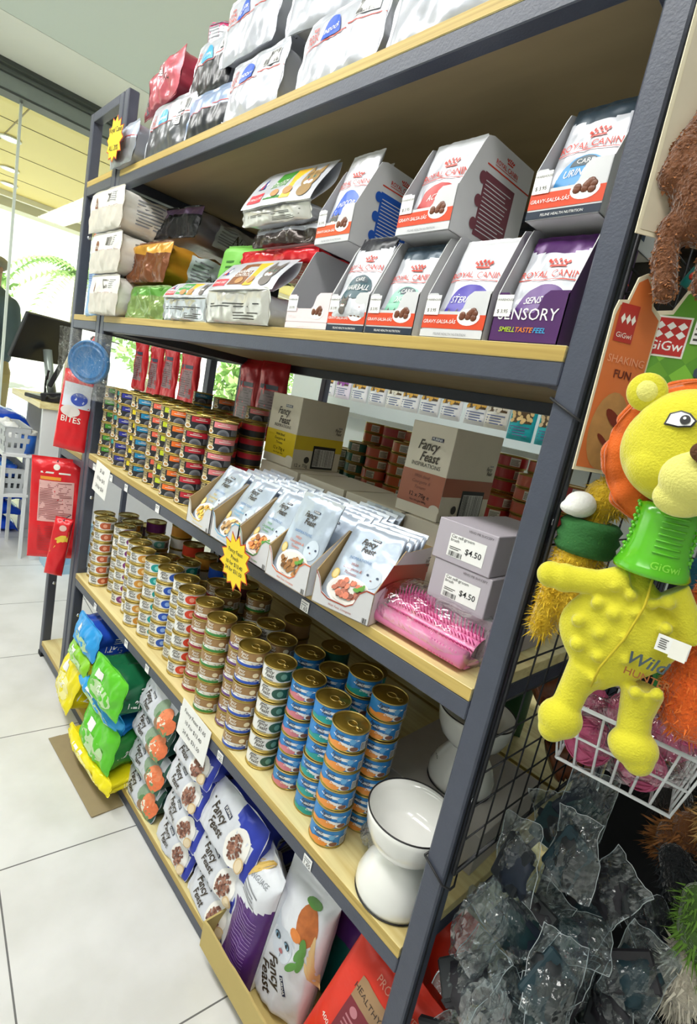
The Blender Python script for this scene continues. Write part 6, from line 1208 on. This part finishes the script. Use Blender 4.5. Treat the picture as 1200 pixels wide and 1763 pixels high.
# ---------------------------------------------------------------- white wire basket of pink balls
t = thing('wire_basket', 'white wire basket of wrapped pink balls hooked on the grid below the lion', 'basket', (.150, .105, .80), (0, 0, .19)); BK = t
m = MB(); W2, D2, Hh = .075, .055, .085
top = [(-W2, -D2, Hh), (W2, -D2, Hh), (W2, D2, Hh), (-W2, D2, Hh)]; bot = [(-W2 * .82, -D2 * .5, 0), (W2 * .82, -D2 * .5, 0), (W2 * .82, D2 * .9, 0), (-W2 * .82, D2 * .9, 0)]
m.tube(top + [top[0]], .0026, WWIRE, n=8); m.tube(bot + [bot[0]], .0022, WWIRE, n=8); m.tube([tuple(Vector(a).lerp(Vector(b), .5)) for a, b in zip(top + [top[0]], bot + [bot[0]])], .0016, WWIRE, n=6); m.obj('rim_frame', t); m = MB()
for i in range(7):
    s_ = i / 6; a = Vector(top[0]).lerp(Vector(top[1]), s_); b = Vector(bot[0]).lerp(Vector(bot[1]), s_); c = Vector(bot[3]).lerp(Vector(bot[2]), s_); d = Vector(top[3]).lerp(Vector(top[2]), s_); m.tube([a, b, c, d], .0015, WWIRE, n=6)
for i in range(1, 4):
    s_ = i / 4
    for p, q in ((0, 3), (1, 2)): m.tube([Vector(top[p]).lerp(Vector(top[q]), s_), Vector(bot[p]).lerp(Vector(bot[q]), s_)], .0015, WWIRE, n=6)
m.obj('wires', t)
PB = mat('pink_yarn', '#c2547e', .6, var=.3, scale=60, bump=.5, bscale=150); TB = mat('teal_yarn', '#2f5f66', .7, var=.3)
m4 = Matrix.Translation((.150, .105, .80)) @ Matrix.Rotation(.19, 4, 'Z')
for i, (x, y, z, r_, mt) in enumerate(((-.035, -.01, .030, .026, PB), (.022, -.005, .028, .025, PB), (-.004, .022, .068, .026, PB), (.042, .02, .066, .025, PB), (-.050, .028, .060, .022, PB), (.0, -.018, .052, .017, TB))):
    p = m4 @ Vector((x, y, z)); t = thing('yarn_ball', '%s wrapped ball in the white wire basket, %s' % ('dark teal' if mt is TB else 'pink', ('lower left', 'lower right', 'upper middle', 'upper right', 'far left', 'in the middle')[i]), 'ball', p, (0, 0, 0), 'wrapped balls in the white wire basket'); m = MB(); m.ball((0, 0, 0), r_, mt, nu=24, nv=16, nz=.12, seed=i)
    m.obj('ball_body', t); m = MB(); rr = random.Random(i)
    for j in range(9): a = Vector((rr.gauss(0, 1), rr.gauss(0, 1), rr.gauss(0, 1))).normalized(); b = a.orthogonal().normalized(); c = a.cross(b); m.tube([(b * math.cos(q * .35) + c * math.sin(q * .35)) * r_ * 1.05 for q in range(19)], .0011, mt, n=5)
    m.obj('yarn_wraps', t)
crumple('plastic_bag', 'clear wrinkled wrap around the pink balls in the wire basket', 'bag', .152, .108, .802, .062, .040, .045, 9, film('clear_wrap'), rot=(0, 0, .19))
# ---------------------------------------------------------------- added black backdrop and clutter behind, heap of bagged toys
t = thing('dark_backdrop', 'black panel added as a dark backdrop behind the bagged toys', 'board', (.19, .56, 0)); m = MB(); m.box(-.15, .62, 0, .012, 0, 1.02, mat('backdrop_black', '#17181b', .9, var=.3, scale=30)); m.obj('panel', t)  # added panel that supplies the dark background behind the heap
t = thing('toy_bin', 'low dark bin at the near end of the rack holding the bagged toys', 'bin', (.30, .26, 0)); m = MB(); bm = mat('bin_dark', '#24262a', .6)
m.box(-.25, .3, -.25, .25, 0, .01, bm); m.obj('bin_floor', t)
for (a, b, c, d) in ((-.25, .3, -.25, -.24), (-.25, .3, .24, .25), (-.25, -.24, -.24, .24), (.29, .3, -.24, .24)): m = MB(); m.box(a, b, c, d, .01, .20, bm); m.obj('bin_wall', t)
m = MB()   # dark contents under the visible layer
FB = film('heap_film', '#eef4f6', .26, .12, .03, 18); rr = random.Random(77)
DKC = [mat('dark_toy_%d' % i, c, .6, var=.4, scale=60) for i, c in enumerate(('#12181f', '#16323c', '#0f1a2c', '#1c2024', '#12343a', '#1d1a22'))]
zb = {}
def zipbag(label, p, rot, seed, w=.062, h=.096):
    kk = seed % 12
    if kk in zb: return dup(zb[kk], p, rot, label)
    t = thing('bagged_toy', label, 'bag', p, rot, 'clear bags of dark toys heaped at the near end of the rack'); zb[kk] = t; s0 = kk * 3.1
    m = MB()
    def sh(a, b, sg=1): return ((a - .5) * w * (1 + .10 * noise.noise(Vector((b * 3, s0, 1)))), sg * (.0012 + .012 * math.sin(PI * a) * math.sin(PI * min(1, b * 1.25))) + .007 * noise.noise(Vector((a * 5, b * 5, s0))) + .014 * noise.noise(Vector((a * 2.2, b * 2.2, s0 + 5))) + .003 * noise.noise(Vector((a * 14, b * 10, s0))), (b - .5) * h + .006 * noise.noise(Vector((a * 4, s0, 3))))
    for sg in (-1, 1): m.grid(lambda a, b: sh(a, b, sg), 20, 22, FB, smooth=False)
    m.tube([sh(0, q / 10) for q in range(11)] + [sh(q / 10, 1) for q in range(11)] + [sh(1, 1 - q / 10) for q in range(11)], .0005, mat('seam_film', '#cfd8dc', .2, alpha=.7), n=4)
    m.obj('clear_bag', t); m = MB(); m.box(-w * .38, w * .38, -.006, .006, -h * .46, h * .22, DKC[kk % 6], T(0, 0, 0, 0, .1 * kk - .3), b=.003); m.ball((0, 0, -h * .12), .024, DKC[(kk + 2) % 6], sc=(1.1, .4, 1.3), nz=.6, seed=kk); m.obj('dark_contents', t); return t
n_ = 0
for L in range(8):
    for i in range(9):
        z = .11 + L * .060; spread = 1 - .035 * L
        x = .10 + (i % 3) * .075 * spread + rr.uniform(-.02, .02); y = .07 + (i // 3) * .12 * spread + rr.uniform(-.03, .03) + .0
        if z > .46 and (y < .12 and x > .2): continue
        n_ += 1
        zipbag('clear bag holding a dark toy, layer %s of the heap, %s across' % (ORD[L], ORD[i]), (x, y, z), (rr.uniform(-1.1, -.2), rr.uniform(-.9, .9), rr.uniform(-1.2, 1.2)), rr.randrange(99))
for i, (x, y, z) in enumerate(((.075, .10, .62), (.13, .13, .66), (.11, .20, .69), (.18, .16, .63), (.085, .19, .64))): zipbag('clear bag of a dark toy hanging over the heap, %s one' % ORD[i], (x, y, z), (rr.uniform(-.5, .2), rr.uniform(-.5, .5), rr.uniform(-.6, .6)), 90 + i)
# feather and fur toys at the right
for i, (x, y, z, c, hc) in enumerate(((.205, .34, .64, '#7a4a26', '#96602f'), (.255, .30, .70, '#8f6a3a', '#c0955a'), (.17, .40, .66, '#1b1917', '#2c2622'), (.235, .30, .60, '#14171a', '#20262a'), (.27, .24, .60, '#4a6a2a', '#6f9a3a'), (.27, .24, .52, '#b9b0a0', '#d8d0c0'), (.13, .42, .72, '#6e4226', '#8a5530'), (.21, .42, .74, '#201a17', '#3a2a20'), (.29, .36, .76, '#a8672f', '#c8843c'))):
    furry('feather_toy', '%s furry toy behind the bagged toys, %s from the left' % (('rust brown', 'tan', 'black', 'blue-black', 'leaf green', 'cream', 'chestnut', 'dark brown', 'ginger')[i], ORD[i]), (x, y, z), (rr.uniform(-.5, .5), rr.uniform(-.8, .8), 0), [([(0, 0, .035), (.005, 0, 0), (0, .01, -.04)], [.022, .032, .020])], fur_mat('furtoy_%d' % i, c, .4), .016, 900, mat('furhair_%d' % i, hc, .8, var=.4, scale=60), .006, i, hw=.0009)
crumple('plastic_bag', 'crumpled clear plastic sheet bunched against the near post under the wire grid', 'bag', .075, .045, .475, .028, .035, .06, 21, FB)
crumple('plastic_bag', 'shiny crumpled clear bag in front of the heap below the wire grid', 'bag', .125, .015, .37, .03, .025, .075, 23, FB)
